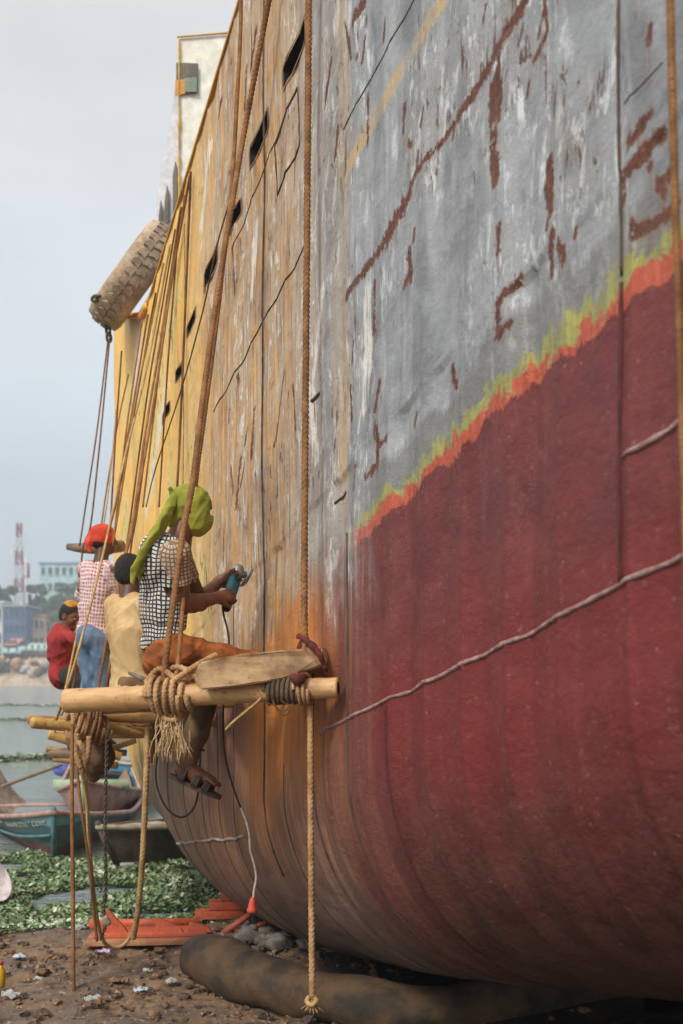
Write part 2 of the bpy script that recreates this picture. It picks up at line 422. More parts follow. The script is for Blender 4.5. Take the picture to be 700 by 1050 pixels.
red = n.mix(n.step(n.math('ABSOLUTE', n.math('SUBTRACT', qj, -.35)), .1, .45, .55, 0), mar, lin(116, 36, 32))
brn = n.mix(n.step(stk, .36, .64), lin(138, 96, 68), lin(112, 80, 70))
brn = n.mix(n.math('MULTIPLY', n.step(stk2, .5, .66), .7), brn, lin(168, 128, 92))
brn = n.mix(n.math('MULTIPLY', n.step(stk3, .55, .68), .6), brn, lin(92, 60, 56))
rusty = n.math('MULTIPLY', n.step(n.math('ABSOLUTE', n.math('SUBTRACT', n.math('ADD', S, n.math('MULTIPLY', stk2, .8)), 6.55)), .35, 1.1, 1, 0), n.step(n.math('ABSOLUTE', n.math('SUBTRACT', qj, .05)), .25, .75, 1, 0))
brn = n.mix(n.math('MULTIPLY', rusty, n.step(stk, .35, .62, .45, .95)), brn, lin(206, 128, 48))
brn = n.mix(n.math('MULTIPLY', n.step(S, 7.6, 9.2), .85), brn, n.mix(n.step(stk, .35, .65), lin(150, 124, 100), lin(118, 98, 86)))
brn = n.mix(n.step(qj, -.55, -1.25), brn, n.mix(n.step(blot2, .35, .65), lin(104, 84, 74), lin(130, 106, 92)))
sj3 = n.math('ADD', S, n.math('ADD', n.math('MULTIPLY', n.math('SUBTRACT', stk0, .5), 1.3), n.math('MULTIPLY', n.math('SUBTRACT', blot, .5), 1.0)))
transit = n.mix(n.step(stk, .38, .62), lin(122, 74, 62), lin(104, 58, 54))
lower = n.mix(n.step(sj3, 4.7, 5.3), red, transit)
lower = n.mix(n.step(sj3, 5.2, 5.9), lower, brn)
# where the two coats meet: brushed green and orange edges with ragged strokes
brush = n.noise(n.mapping(uv, (30, 2.4, 1)), 1.0, 3, .6); brush2 = n.noise(n.mapping(uv, (2.6, .6, 1), (2, 0, 0)), 1.0, 3, .5)
wav = n.math('ADD', n.math('MULTIPLY', n.math('SUBTRACT', brush, .5), .06), n.math('MULTIPLY', n.math('SUBTRACT', brush2, .5), .20))
blk = n.noise(n.mapping(uv, (14, 10, 1), (2, 4, 0)), 1.0, 6, .68, .8); blk2 = n.noise(n.mapping(uv, (7, 5, 1), (8, 1, 0)), 1.0, 7, .70, 1.0)
e1 = n.math('SUBTRACT', Q, n.math('ADD', .540, n.math('ADD', wav, n.math('MULTIPLY', n.math('SUBTRACT', blk, .5), .12))))
brushb = n.noise(n.mapping(uv, (36, 2.0, 1), (5, 3, 0)), 1.0, 3, .6)
e2 = n.math('SUBTRACT', Q, n.math('ADD', n.math('ADD', .585, n.math('MULTIPLY', n.math('SUBTRACT', blk2, .5), .36)), n.math('ADD', n.math('MULTIPLY', wav, .4), n.math('MULTIPLY', n.math('SUBTRACT', brushb, .5), .06))))
e3 = n.math('SUBTRACT', Q, n.math('ADD', .638, n.math('ADD', wav, n.math('MULTIPLY', n.math('SUBTRACT', blk2, .5), .36))))
e4 = n.math('SUBTRACT', Q, n.math('ADD', .77, n.math('ADD', n.math('MULTIPLY', n.math('SUBTRACT', brush2, .5), .45), n.math('MULTIPLY', n.math('SUBTRACT', brushb, .5), .10))))
near = n.step(n.math('ADD', sj3, n.math('MULTIPLY', n.math('SUBTRACT', stk2, .5), .5)), 4.95, 5.55, 1, 0)
far_edge = n.step(n.math('ADD', qj, n.math('MULTIPLY', n.math('SUBTRACT', stk2, .5), .9)), .25, .65)
c = n.mix(far_edge, lower, upper)
cn = n.mix(n.step(e4, 0, .05), n.mix(.35, lin(112, 110, 104), upper), upper)
cn = n.mix(n.math('MULTIPLY', n.step(e3, -.004, .014, 1, 0), n.step(blk, .34, .40, .25, 1)), cn, n.mix(n.step(brush, .35, .65), lin(128, 130, 86), lin(160, 156, 84)))
cn = n.mix(n.step(e2, -.002, .006, 1, 0), cn, n.mix(n.step(brushb, .35, .65), lin(160, 72, 54), lin(188, 92, 66)))
cn = n.mix(n.step(e1, -.004, .006, 1, 0), cn, lower)
c = n.mix(near, c, cn)
# rust: small flakes, and the larger scabs mapped on the plates
rt = n.math('ADD', at('rust'), n.math('ADD', n.math('MULTIPLY', n.math('SUBTRACT', chip, .5), 1.8), n.math('MULTIPLY', n.math('SUBTRACT', fine, .5), 1.7)))
rmask = n.step(rt, .46, .54)
flake = n.math('MULTIPLY', n.step(n.math('ADD', chip, n.math('MULTIPLY', n.math('SUBTRACT', blot, .5), .5)), .635, .665), n.step(Q, .75, .95))
rmask = n.math('MAXIMUM', rmask, n.math('MULTIPLY', flake, .85))
c = n.mix(n.math('MULTIPLY', n.step(rt, .22, .48), .40), c, lin(142, 100, 74))
c = n.mix(rmask, c, n.mix(n.step(fine, .35, .65), lin(72, 42, 34), lin(112, 68, 52)))
weep = n.step(n.math('ADD', at('weep'), n.math('MULTIPLY', n.math('SUBTRACT', stk3, .5), .8)), .35, .9)
c = n.mix(n.math('MULTIPLY', weep, .6), c, lin(120, 82, 62))
c = n.mix(n.math('MULTIPLY', n.step(n.math('ADD', at('white'), n.math('ADD', n.math('MULTIPLY', n.math('SUBTRACT', stk2, .5), 2.0), n.math('MULTIPLY', n.math('SUBTRACT', scuff, .5), 1.6))), .70, 1.0), .75), c, lin(222, 217, 206))
c = n.mix(n.step(grain, .30, .72, .0, .16), c, lin(60, 52, 48))
c = n.mix(n.step(fine, .60, .75, .0, .20), c, lin(214, 206, 196))
lumps = n.noise(n.mapping(uv, (1, 1, 1)), 11, 5, .6, .4)
h = n.math('ADD', n.math('MULTIPLY', lumps, 1.0), n.math('ADD', n.math('MULTIPLY', fine, .35), n.math('MULTIPLY', rmask, -.35)))
h = n.math('ADD', h, n.math('MULTIPLY', n.vor(n.mapping(uv, (1.3, 1, 1)), 7), .5))
n.bump(n.math('ADD', h, n.math('MULTIPLY', grain, .12)), .75, .014)
HULL_MAT = n.done(c, n.math('ADD', n.math('MULTIPLY', rmask, .2), n.step(blot2, .3, .7, .48, .68)), 0, .30)

# ---- hull mesh
def axis_s():
    a = np.r_[np.linspace(-2.5, 2.6, 50)[:-1], np.arange(2.6, 6.2, .0095), np.arange(6.2, 11.6, .024), np.linspace(11.6, 15.4, 110)]
    return a
ss = axis_s(); NQ = 340; NA = 90
rows = []
for s_ in [0]:
    pass
wq = np.linspace(0, 1, NQ); R_ = rbil(ss); vb_ = vbot(ss) + R_
Qg = np.concatenate([vtop(ss)[:, None] + (vb_ - vtop(ss))[:, None] * wq[None], (vb_[:, None] - (R_ * math.pi / 2)[:, None] * np.linspace(0, 1, NA)[None, 1:]), (vb_ - R_ * math.pi / 2)[:, None] - np.array([.3, 1.0, 2.0, 3.2])[None]], 1)
Sg = np.repeat(ss[:, None], Qg.shape[1], 1)
V = hull_pt(Sg, Qg).reshape(-1, 3); nr = Qg.shape[1]
ii, jj = np.meshgrid(np.arange(len(ss) - 1), np.arange(nr - 1), indexing='ij'); a_ = (ii * nr + jj).ravel()
Fq = np.stack([a_, a_ + 1, a_ + nr + 1, a_ + nr], 1)
PORTS = []
for (xa, ya, xb, yb, hh) in [(290, 88, 313, 20, .058), (257, 172, 275, 112, .058), (236, 240, 246, 203, .045), (210, 298, 224, 252, .06), (193, 345, 202, 316, .04), (181, 396, 187, 366, .04), (167, 440, 174, 407, .04)]:
    s0, q0 = px_hull(xa, ya); s1, q1 = px_hull(xb, yb)
    PORTS.append(np.array([((s0 + s1) / 2 + np.sign(math.cos(t)) * abs(math.cos(t)) ** .3 * abs(s1 - s0) / 2, (q0 + q1) / 2 + np.sign(math.sin(t)) * abs(math.sin(t)) ** .3 * hh) for t in np.linspace(.02, 2 * math.pi + .02, 32, endpoint=False)]))
fcs, fcq = Sg.ravel()[Fq].mean(1), Qg.ravel()[Fq].mean(1); keepf = np.ones(len(Fq), bool)
for ol in PORTS:
    c_ = ol.mean(0); ha = np.abs(ol - c_).max(0); keepf &= ~((np.abs(fcs - c_[0]) < ha[0] * 1.0) & (np.abs(fcq - c_[1]) < ha[1] * 1.0))
Fq = Fq[keepf]
ship = thing('beached_ship', 'large beached steel ship with a grey, tan and ochre scraped side over a maroon bottom', 'ship', (A0 + DX * 7, 7.0, 0))
hull = link('hull', V, Fq, HULL_MAT, ship)
uvl = hull.data.uv_layers.new(name='plate')
li = np.zeros(len(hull.data.loops), np.int32); hull.data.loops.foreach_get('vertex_index', li)
uvs = np.stack([Sg.ravel(), Qg.ravel()], 1)[li]; uvl.data.foreach_set('uv', uvs.ravel().astype(np.float32))

# scabs of rust, drawn on the plates as strokes: (x0, y0, x1, y1, half width in metres) in pixels of the side plane
SCABS = [(352, 303, 372, 278, .022), (372, 278, 392, 250, .026), (392, 250, 416, 200, .036), (416, 198, 424, 178, .018), (424, 178, 470, 118, .016), (470, 118, 500, 70, .022), (500, 70, 536, 0, .026),
 (511, 55, 506, 130, .018), (504, 90, 506, 178, .028), (508, 175, 507, 188, .022), (512, 88, 511, 120, .02), (563, 162, 560, 190, .016), (560, 190, 565, 214, .022), (566, 160, 566, 205, .012),
 (556, 0, 560, 30, .012), (560, 30, 545, 60, .014), (548, 40, 556, 10, .012), (538, 85, 537, 95, .012), (512, 232, 511, 258, .02), (565, 238, 560, 262, .022), (560, 262, 562, 278, .018), (572, 248, 576, 266, .014),
 (530, 288, 512, 308, .022), (512, 308, 509, 342, .02), (522, 330, 510, 345, .012), (416, 258, 417, 284, .024), (415, 284, 412, 290, .024), (422, 236, 421, 246, .012),
 (388, 392, 384, 418, .018), (386, 440, 387, 476, .022), (387, 458, 398, 448, .014), (386, 476, 374, 490, .02), (364, 478, 362, 512, .02), (356, 395, 358, 430, .014), (384, 432, 383, 450, .012),
 (360, 350, 358, 372, .012), (382, 288, 381, 342, .016), (375, 98, 374, 150, .013), (412, 108, 411, 122, .014), (411, 126, 411, 136, .012), (433, 110, 430, 128, .014), (417, 145, 419, 150, .016), (464, 130, 462, 140, .012),
 (663, 118, 645, 144, .02), (672, 138, 642, 176, .022), (640, 176, 638, 182, .02), (682, 172, 668, 190, .02), (667, 185, 672, 196, .018), (665, 28, 664, 44, .012), (638, 198, 636, 208, .012),
 (684, 210, 672, 222, .02), (672, 222, 650, 236, .02), (645, 228, 645, 242, .014), (664, 168, 660, 172, .012), (587, 235, 586, 243, .01), (560, 225, 559, 235, .01), (462, 378, 466, 396, .02), (425, 425, 421, 436, .014),
 (373, 40, 371, 62, .013), (363, 20, 372, 5, .03), (352, 22, 360, 60, .012), (394, 20, 392, 40, .012), (497, 5, 494, 24, .012),
 (246, 470, 243, 520, .02), (236, 478, 240, 505, .016), (246, 500, 250, 476, .014), (261, 420, 259, 470, .018), (253, 440, 250, 455, .02), (234, 420, 233, 432, .02), (243, 385, 244, 395, .02), (288, 455, 286, 470, .014),
 (280, 460, 292, 380, .012), (228, 100, 224, 120, .02), (262, 30, 258, 70, .02), (252, 70, 250, 110, .025), (345, 130, 343, 160, .012), (340, 60, 335, 110, .012), (300, 395, 302, 440, .012), (238, 255, 240, 300, .02)]
import numpy as _np
rust = np.zeros(len(V), np.float32); weep_ = np.zeros(len(V), np.float32); white = np.zeros(len(V), np.float32)
fs, fq = Sg.ravel(), Qg.ravel()
for (x0, y0, x1, y1, hw) in SCABS:
    a = np.array(px_hull(x0, y0)); b = np.array(px_hull(x1, y1)); m = .25
    k = np.where((fs > min(a[0], b[0]) - m) & (fs < max(a[0], b[0]) + m) & (fq > min(a[1], b[1]) - .5) & (fq < max(a[1], b[1]) + m))[0]
    p = np.stack([fs[k], fq[k]], 1); ab = b - a; t = np.clip((p - a) @ ab / max(ab @ ab, 1e-9), 0, 1)
    d = np.linalg.norm(p - a - t[:, None] * ab, axis=1)
    rust[k] = np.maximum(rust[k], np.clip(.92 - .5 * d / hw, 0, 1))
    lowy = min(a[1], b[1]); dx = np.abs(p[:, 0] - (a[0] + b[0]) / 2)
    weep_[k] = np.maximum(weep_[k], np.clip(1 - dx / (hw * 1.6), 0, 1) * np.clip(1 - (lowy - p[:, 1]) / .35, 0, 1) * (p[:, 1] < lowy + .02) * .8)
for (x0, y0, x1, y1, hw) in [(143, 335, 140, 385, .45), (375, 300, 372, 420, .1), (318, 400, 322, 470, .1), (330, 300, 322, 380, .08), (215, 150, 205, 230, .12), (262, 230, 258, 300, .1), (170, 400, 150, 520, .22)]:
    a = np.array(px_hull(x0, y0)); b = np.array(px_hull(x1, y1)); p = np.stack([fs, fq], 1); ab = b - a
    t = np.clip((p - a) @ ab / max(ab @ ab, 1e-9), 0, 1); d = np.linalg.norm((p - a - t[:, None] * ab), axis=1); white = np.maximum(white, np.clip(1.2 - d / hw, 0, 1)).astype(np.float32)
for nm, ar in (('rust', rust), ('weep', weep_), ('white', white)):
    hull.data.attributes.new(nm, 'FLOAT', 'POINT').data.foreach_set('value', ar.astype(np.float32))

# the rest of the ship closes the shell: far side, deck
M_DECK = pm('deck_steel', lin(120, 96, 70), lin(92, 70, 54), 1.5)
xs, ys, nx_, ny_ = plan(ss); zt = HC + vtop(ss) - SL * (ys - Z0)
step_ = np.r_[0:len(ss):12, len(ss) - 1]
inn = np.stack([xs + nx_ * .03, ys + ny_ * .03, zt - .9], 1)[step_]; outr = inn + np.stack([np.full(len(step_), 7.0), np.full(len(step_), 2.5), np.zeros(len(step_))], 1)
k = len(step_); link('deck', np.vstack([inn, outr]), [[i, i + 1, k + i + 1, k + i] for i in range(k - 1)], M_DECK, ship)
low = np.stack([outr[:, 0], outr[:, 1], outr[:, 2] * 0 + HC + vbot(ss[step_]) - SL * (outr[:, 1] - Z0)], 1); low[:, 2] = np.maximum(low[:, 2], HC - .9); up2 = outr + np.array((0, 0, .9))
link('far_side_plating', np.vstack([up2, low]), [[i, i + 1, k + i + 1, k + i] for i in range(k - 1)], M_DECK, ship)
# bulwark rail: flat bar along the top edge
M_RAIL = pm('rail_paint', lin(200, 148, 62), lin(168, 120, 64), 3)
tp = np.stack([xs, ys, zt], 1)[::6]; inb = np.stack([nx_, ny_, 0 * nx_], 1)[::6]
bar = [tp - inb * .012 + np.array((0, 0, .012)), tp + inb * .07 + np.array((0, 0, .012)), tp + inb * .07 - np.array((0, 0, .012)), tp - inb * .012 - np.array((0, 0, .012))]
BV = np.stack(bar, 1).reshape(-1, 3); k = len(tp)
link('bulwark_rail', BV, [[i * 4 + j, i * 4 + (j + 1) % 4, i * 4 + 4 + (j + 1) % 4, i * 4 + 4 + j] for i in range(k - 1) for j in range(4)], M_RAIL, ship, smooth=False)

# plate seams (weld beads), dark open seams, white rope-like weld lines
M_SEAM = pm('seam_dark', lin(66, 50, 42), lin(92, 70, 56), 9)
M_SEAMR = pm('seam_maroon', lin(70, 22, 26), lin(88, 34, 36), 9)
M_WELD = pm('weld_line', lin(188, 158, 150), lin(150, 112, 108), 22, bump=.8)
M_WELDT = pm('weld_line_tan', lin(176, 164, 150), lin(140, 124, 110), 14, bump=.5)
def seam(pts, r, m, wob=.0, name='weld_seam', sub=.03):
    a = resample(np.c_[np.asarray(pts, float), np.zeros(len(pts))], sub)
    w_ = np.array([mnoise.noise(Vector((p[0] * 6, p[1] * 6, 3.3))) for p in a]) * wob
    w2 = np.array([mnoise.noise(Vector((p[0] * 6, p[1] * 6, 9.3))) for p in a]) * wob
    q = on_hull(a[:, 0] + w_, a[:, 1] + w2, np.full(len(a), r * .15))
    rr = r * (1 + .45 * np.array([mnoise.noise(Vector((p[0] * 25, p[1] * 25, 1.3))) for p in a]))
    v, f = tube(q, list(rr), 8); return link(name, v, f, m, ship)
def pxs(*p): return [px_hull(*a) for a in p]
def vert(x, ytop, ybot):           # vertical seam; ybot below the side plane means arc coordinates
    s_, qt = px_hull(x, ytop); return [(s_, qt), (s_, px_hull(x, ybot)[1])]
seam([(px_hull(271, 0)[0], 4.3), (px_hull(269, 0)[0], -.9)], .0075, M_SEAM)
s5 = px_hull(353, 0)[0]; seam([(s5, .62), (s5 - .02, -.6), (s5 - .05, -2.0)], .007, M_SEAM)
seam([(px_hull(318, 0)[0], .1), (px_hull(318, 0)[0], -1.9)], .006, M_SEAM)
s4 = px_hull(394, 0)[0]; seam([(s4, -.25), (s4 - .03, -1.9)], .006, M_SEAMR)
s3 = px_hull(634, 0)[0]; seam([(s3, 3.2), (s3, .62)], .006, M_SEAM); seam([(s3, .6), (s3 - .01, px_hull(652, 590)[1])], .008, M_SEAMR)
for x_, a_, b_ in ((188, 4.0, -1.6), (238, 1.0, -2.0), (222, .3, -2.2), (205, -.2, -2.2), (172, .5, -2.0), (292, -.3, -2.0)):
    seam([(px_hull(x_, 0)[0], a_), (px_hull(x_, 0)[0], b_)], .004, M_SEAM)
seam(pxs((219, 422), (280, 312), (313, 252)), .0045, M_SEAM, .012)
seam(pxs((350, 133), (422, 0)), .0032, M_SEAM, .012)
seam(pxs((640, 105), (676, 62)), .0022, M_SEAM, .01)
seam(pxs((238, 255), (300, 95)), .004, M_SEAM, .012)
seam(pxs((326, 752), (380, 724), (440, 697), (500, 668), (560, 638), (630, 602), (700, 566), (730, 550)), .0078, M_WELD, .005, 'weld_line')
seam(pxs((640, 468), (700, 425), (720, 410)), .008, M_WELD, .008, 'weld_line')
seam(pxs((148, 872), (180, 866), (215, 862), (246, 859)), .010, M_WELDT, .02, 'weld_line')
seam(pxs((319, 411), (327, 403)), .008, M_SEAM, 0, 'lifting_lug'); seam(pxs((341, 516), (350, 504)), .007, M_SEAM, 0, 'lifting_lug')
# access plate outline
c4 = pxs((283, 200), (280, 150), (302, 88), (307, 147)); 
seam(c4 + [c4[0]], .006, M_SEAM, .004, 'access_plate_edge', .02)

# freeing ports: cut through the bulwark plating, a flange round each and a box behind, its shade painted near black
M_DARK = pm('inside_shade', lin(22, 15, 17), lin(36, 26, 26), 6); M_RIM = pm('port_rim', lin(150, 116, 80), lin(112, 84, 60), 12)
for ol in PORTS:
    k = len(ol); c_ = ol.mean(0); a0 = on_hull(ol[:, 0], ol[:, 1], np.full(k, .004)); big = c_ + (ol - c_) * np.array((1.10, 1.22)); a1 = on_hull(big[:, 0], big[:, 1], np.full(k, .004)); sm = c_ + (ol - c_) * .985; a2 = on_hull(sm[:, 0], sm[:, 1], np.full(k, -.16)); a3 = on_hull(sm[:, 0], sm[:, 1], np.full(k, .003))
    p = link('freeing_port', np.vstack([a3, a2]), [[i, (i + 1) % k, k + (i + 1) % k, k + i] for i in range(k)] + [[k + i for i in range(k)]], M_DARK, ship, smooth=False)
    link('port_rim', np.vstack([a0, a1]), [[i, (i + 1) % k, k + (i + 1) % k, k + i] for i in range(k)], M_RIM, p, smooth=False)
# ------------------------------------------------------------------ mud bank, river, water plants
def gz(x, y):
    x = np.asarray(x, float); y = np.asarray(y, float)
    base = np.interp(y, [-30, 0, 8.6, 9.4, 11, 14, 40], [.25, .05, 0, -.10, -.28, -.6, -1.5])
    base = base + .10 * np.exp(-((x + 0.0) ** 2 / 2.0 + (y - 8.6) ** 2 / .5))
    return base
def bumps(x, y):
    o = np.zeros(len(x))
    for i in range(len(x)):
        p = Vector((x[i], y[i], 0)); o[i] = .05 * mnoise.noise(p * 1.3) + .035 * mnoise.noise(p * 4.1) + .022 * mnoise.noise(p * 11) + .012 * abs(mnoise.noise(p * 27))
    return o
gx = np.r_[np.linspace(-60, -5, 14)[:-1], np.arange(-5, 2.6, .035), np.linspace(2.6, 60, 20)]
gy = np.r_[np.linspace(-40, 5.2, 16)[:-1], np.arange(5.2, 9.9, .035), np.linspace(9.9, 60, 16)]
GX, GY = np.meshgrid(gx, gy, indexing='ij'); fx, fy = GX.ravel(), GY.ravel()
gzv = gz(fx, fy) + bumps(fx, fy) * np.clip((10.2 - fy) / 1.0, .2, 1)
n_ = len(gy); ii, jj = np.meshgrid(np.arange(len(gx) - 1), np.arange(n_ - 1), indexing='ij'); a_ = (ii * n_ + jj).ravel()
n = NB("wet_mud"); v = n.coord()
m1 = n.noise(v, 1.4, 6, .6); m2 = n.noise(v, 9, 6, .68, .4); m3 = n.noise(v, 38, 5, .65)
c = n.mix(n.step(m1, .38, .62), lin(96, 82, 70), lin(124, 98, 72)); c = n.mix(n.step(m2, .46, .66), c, lin(62, 50, 44)); c = n.mix(n.step(m3, .56, .72), c, lin(150, 128, 106))
c = n.mix(n.step(n.noise(v, 17, 4, .6), .62, .68), c, lin(150, 140, 130))
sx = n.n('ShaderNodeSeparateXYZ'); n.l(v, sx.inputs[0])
hull_shade = n.step(n.math('ADD', sx.outputs[0], n.math('MULTIPLY', m1, .6)), -.1, .45)
c = n.mix(hull_shade, c, lin(26, 27, 24))  # near black below the hull: the shade there put into the mud's colour
n.bump(n.math('ADD', n.math('MULTIPLY', m2, 1.0), n.math('MULTIPLY', m3, .5)), .7, .02)
M_MUD = n.done(c, n.step(m1, .3, .7, .55, .85), 0, .4)
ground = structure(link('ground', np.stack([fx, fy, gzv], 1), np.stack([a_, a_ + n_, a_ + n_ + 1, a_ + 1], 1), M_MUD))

# clods and rubble on the mud
def rock(c, r, flat=.7):
    bm = bmesh.new(); bmesh.ops.create_icosphere(bm, subdivisions=2, radius=1); o = random.random() * 99; rz = random.random() * 6.28
    sx_, sy_, sz_ = r * random.uniform(.7, 1.3), r * random.uniform(.6, 1.1), r * random.uniform(.4, .8) * flat / .7
    V = []
    for q in bm.verts:
        k = 1 + .75 * mnoise.noise(q.co * 1.7 + Vector((o, o, 0))); x, y = q.co.x * sx_ * k, q.co.y * sy_ * k
        V.append((c[0] + x * math.cos(rz) - y * math.sin(rz), c[1] + x * math.sin(rz) + y * math.cos(rz), c[2] + q.co.z * sz_ * k))
    Fc = [[q.index for q in f.verts] for f in bm.faces]; bm.free(); return np.array(V), Fc
M_CLOD = pm('clods', lin(124, 94, 66), lin(70, 56, 48), 7, .85, .5, contrast=(.42, .58), c3=lin(168, 154, 138))
parts = []
for i in range(2600):
    x, y = random.uniform(-4.4, 1.4), random.uniform(5.9, 9.2); r_ = random.choice((.008, .010, .014, .02, .034)) * random.uniform(.7, 1.3)
    parts.append(rock((x, y, float(gz(x, y)) + random.uniform(-.01, .03)), r_))
stuff(link('clods', *merge(*parts), M_CLOD, smooth=False), 'crumbled brown clods and gravel strewn over the mud', 'clods')

# river
n = NB("river_water"); v = n.coord()
w1 = n.noise(n.mapping(v, (.45, 1.3, 1)), 1.3, 5, .62, .5); w2 = n.noise(n.mapping(v, (1, 1.6, 1)), 6, 4, .6, .4); w3 = n.noise(n.mapping(v, (.05, .14, 1)), 1.0, 5, .6)
c = n.mix(n.step(w3, .45, .62), lin(128, 140, 140), lin(124, 136, 118))
n.bump(n.math('ADD', w1, n.math('MULTIPLY', w2, .35)), 1.0, .22)
M_WATER = n.done(c, .1, 0, .6)
structure(link('river', [(-260, 8.4, -.10), (260, 8.4, -.10), (260, 188, -.10), (-260, 188, -.10)], [[0, 1, 2, 3]], M_WATER))

# water hyacinth
n = NB("hyacinth_leaf"); at_ = n.n('ShaderNodeAttribute', attribute_name='tone')
c = n.mix(at_.outputs['Fac'], lin(56, 82, 46), lin(130, 150, 100)); c = n.mix(n.step(at_.outputs['Fac'], .80, .92), c, lin(186, 190, 168))
c = n.mix(n.step(at_.outputs['Fac'], .07, .03), c, lin(104, 88, 56))
M_LEAF = n.done(c, .42, 0, .5)
def leaves(pts, size, name, up=.45, tone=None):
    k = len(pts); V = np.zeros((k, 7, 3)); az = RNG.uniform(0, 6.28, k); el = RNG.uniform(-.1, 1.1, k) * up * 2; L_ = size * RNG.uniform(.45, 1.0, k) ** 2 * 1.9; W_ = L_ * RNG.uniform(.55, .8, k)
    d = np.stack([np.cos(az) * np.cos(el), np.sin(az) * np.cos(el), np.sin(el)], 1); s_ = np.stack([-np.sin(az), np.cos(az), 0 * az], 1); u_ = np.cross(d, s_) * -1
    for j, (a, b, c_) in enumerate(((0, 0, 0), (.3, .42, .05), (.7, .45, .05), (1, 0, -.08), (.7, -.45, .05), (.3, -.42, .05), (.5, 0, -.06))):
        V[:, j] = pts + d * (a * L_)[:, None] + s_ * (b * W_)[:, None] - u_ * (c_ * L_)[:, None]
    base = (np.arange(k) * 7)[:, None]; Fc = np.concatenate([base + np.array(t) for t in ((0, 1, 6), (1, 2, 6), (2, 3, 6), (3, 4, 6), (4, 5, 6), (5, 0, 6))])
    o = link(name, V.reshape(-1, 3), Fc, M_LEAF)
    o.data.attributes.new('tone', 'FLOAT', 'POINT').data.foreach_set('value', np.repeat(RNG.uniform(0, 1, k) if tone is None else tone, 7).astype(np.float32)); return o
k = 130000; x = RNG.uniform(-6.5, 1.0, k); y = 8.55 + (13.2 - 8.55) * RNG.uniform(0, 1, k) ** .9
cl_ = np.array([mnoise.noise(Vector((a * 1.1, b * 1.1, 5))) + .5 * mnoise.noise(Vector((a * 3.3, b * 3.3, 2))) for a, b in zip(x, y)])
edge = np.array([.25 * mnoise.noise(Vector((a * 1.6, 0, 8))) for a in x])
keep = (cl_ > -.28) & (y > 8.85 + edge) & (y < 12.9 + edge * 2)
x, y = x[keep], y[keep]; z = np.maximum(gz(x, y), -.1) + .01 + np.clip(cl_[keep] + .3, 0, 1) * .06 * RNG.uniform(.1, 1, len(x))
stuff(leaves(np.stack([x, y, z], 1), .037, 'water_hyacinth', .45, np.clip(.5 + .55 * cl_[keep] + RNG.normal(0, .24, len(x)), 0, 1)), 'thick green mat of water plants along the muddy shore', 'water plants')
pt = []
for (yy, x0, x1, ws, kk) in ((27, -12, -6.6, .6, 1300), (49, -20, -11, .9, 1300), (72, -24, -14, 1.2, 1200)):
    a = RNG.uniform(x0, x1, kk); pt.append(np.stack([a, yy + RNG.normal(0, 1, kk) * ws * .4 + .8 * np.sin(a * .8), np.full(kk, -.09) + RNG.uniform(0, .1, kk)], 1))
stuff(leaves(np.concatenate(pt), .13, 'floating_plants', .25), 'green rafts of water plants drifting on the river', 'water plants')

# glossy black sheet of water below the hull, standing in for the shade there
M_PUD = pm('shade_water', lin(16, 22, 20), lin(26, 32, 28), 2, .08, .08, spec=.5)
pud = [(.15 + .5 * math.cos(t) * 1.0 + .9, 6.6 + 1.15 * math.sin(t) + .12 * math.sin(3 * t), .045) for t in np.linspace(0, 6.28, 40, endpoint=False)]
structure(link('shade_puddle', [(p[0] * 1.0 + (p[0] - 1.05) * 2.6 + .9, p[1], p[2]) for p in pud], [list(range(40))], M_PUD))

# litter
M_WHITE = pm('litter_white', lin(178, 176, 170), lin(140, 138, 134), 12, .5, .3); M_BLUEW = pm('litter_pale_blue', lin(160, 178, 196), lin(190, 196, 204), 12, .5, .3); M_LILAC = pm('litter_lilac', lin(168, 140, 172), lin(196, 176, 196), 12, .5, .3)
def scrap(px, py, d, w_, m, name, label, cat, group=None):
    w_ *= .62
    c = P(px, py, d); c[2] = float(gz(c[0], c[1])) + .035
    bm = bmesh.new(); bmesh.ops.create_grid(bm, x_segments=9, y_segments=9, size=1); o = random.random() * 50
    for q in bm.verts:
        r_ = math.hypot(q.co.x, q.co.y); s_ = 1 / max(1, r_ * .95)
        q.co = Vector((q.co.x * s_ * w_ * .6, q.co.y * s_ * w_ * .45, w_ * (.28 * mnoise.noise(Vector((q.co.x * 1.8 + o, q.co.y * 1.8, o))) + .16 * mnoise.noise(Vector((q.co.x * 4 + o, q.co.y * 4, o))) + .18 * (1 - r_))))
    bmesh.ops.rotate(bm, verts=bm.verts, matrix=Matrix.Rotation(random.uniform(-.5, .5), 3, 'Z')); bmesh.ops.solidify(bm, geom=bm.faces[:], thickness=.004)
    V = np.array([q.co[:] for q in bm.verts]) + c; Fc = [[q.index for q in f.verts] for f in bm.faces]; bm.free()
    tag(link(name, V, Fc, m, loc=c), label, cat, group)
g_ = 'scraps of plastic on the mud'
scrap(80, 905 + 53, 8.9, .20, M_WHITE, 'plastic_scrap', 'crumpled pale plastic sheet at the edge of the water plants', 'litter', g_)
scrap(108, 985, 8.0, .13, M_LILAC, 'plastic_scrap', 'small lilac plastic scrap in front of the orange steel tray', 'litter', g_)
scrap(177, 1013, 7.25, .11, M_WHITE, 'plastic_scrap', 'white crushed plastic cup lying before the brown tube end', 'litter', g_)
scrap(96, 1034, 6.85, .14, M_WHITE, 'plastic_scrap', 'white plastic bag scrap nearest the camera on the mud', 'litter', g_)
scrap(12, 1030, 6.95, .15, M_WHITE, 'plastic_scrap', 'whitish plastic scrap at the lower left corner of the mud', 'litter', g_)
scrap(145, 1025, 7.05, .13, M_BLUEW, 'plastic_scrap', 'pale blue plastic scrap half pressed into the mud', 'litter', g_)
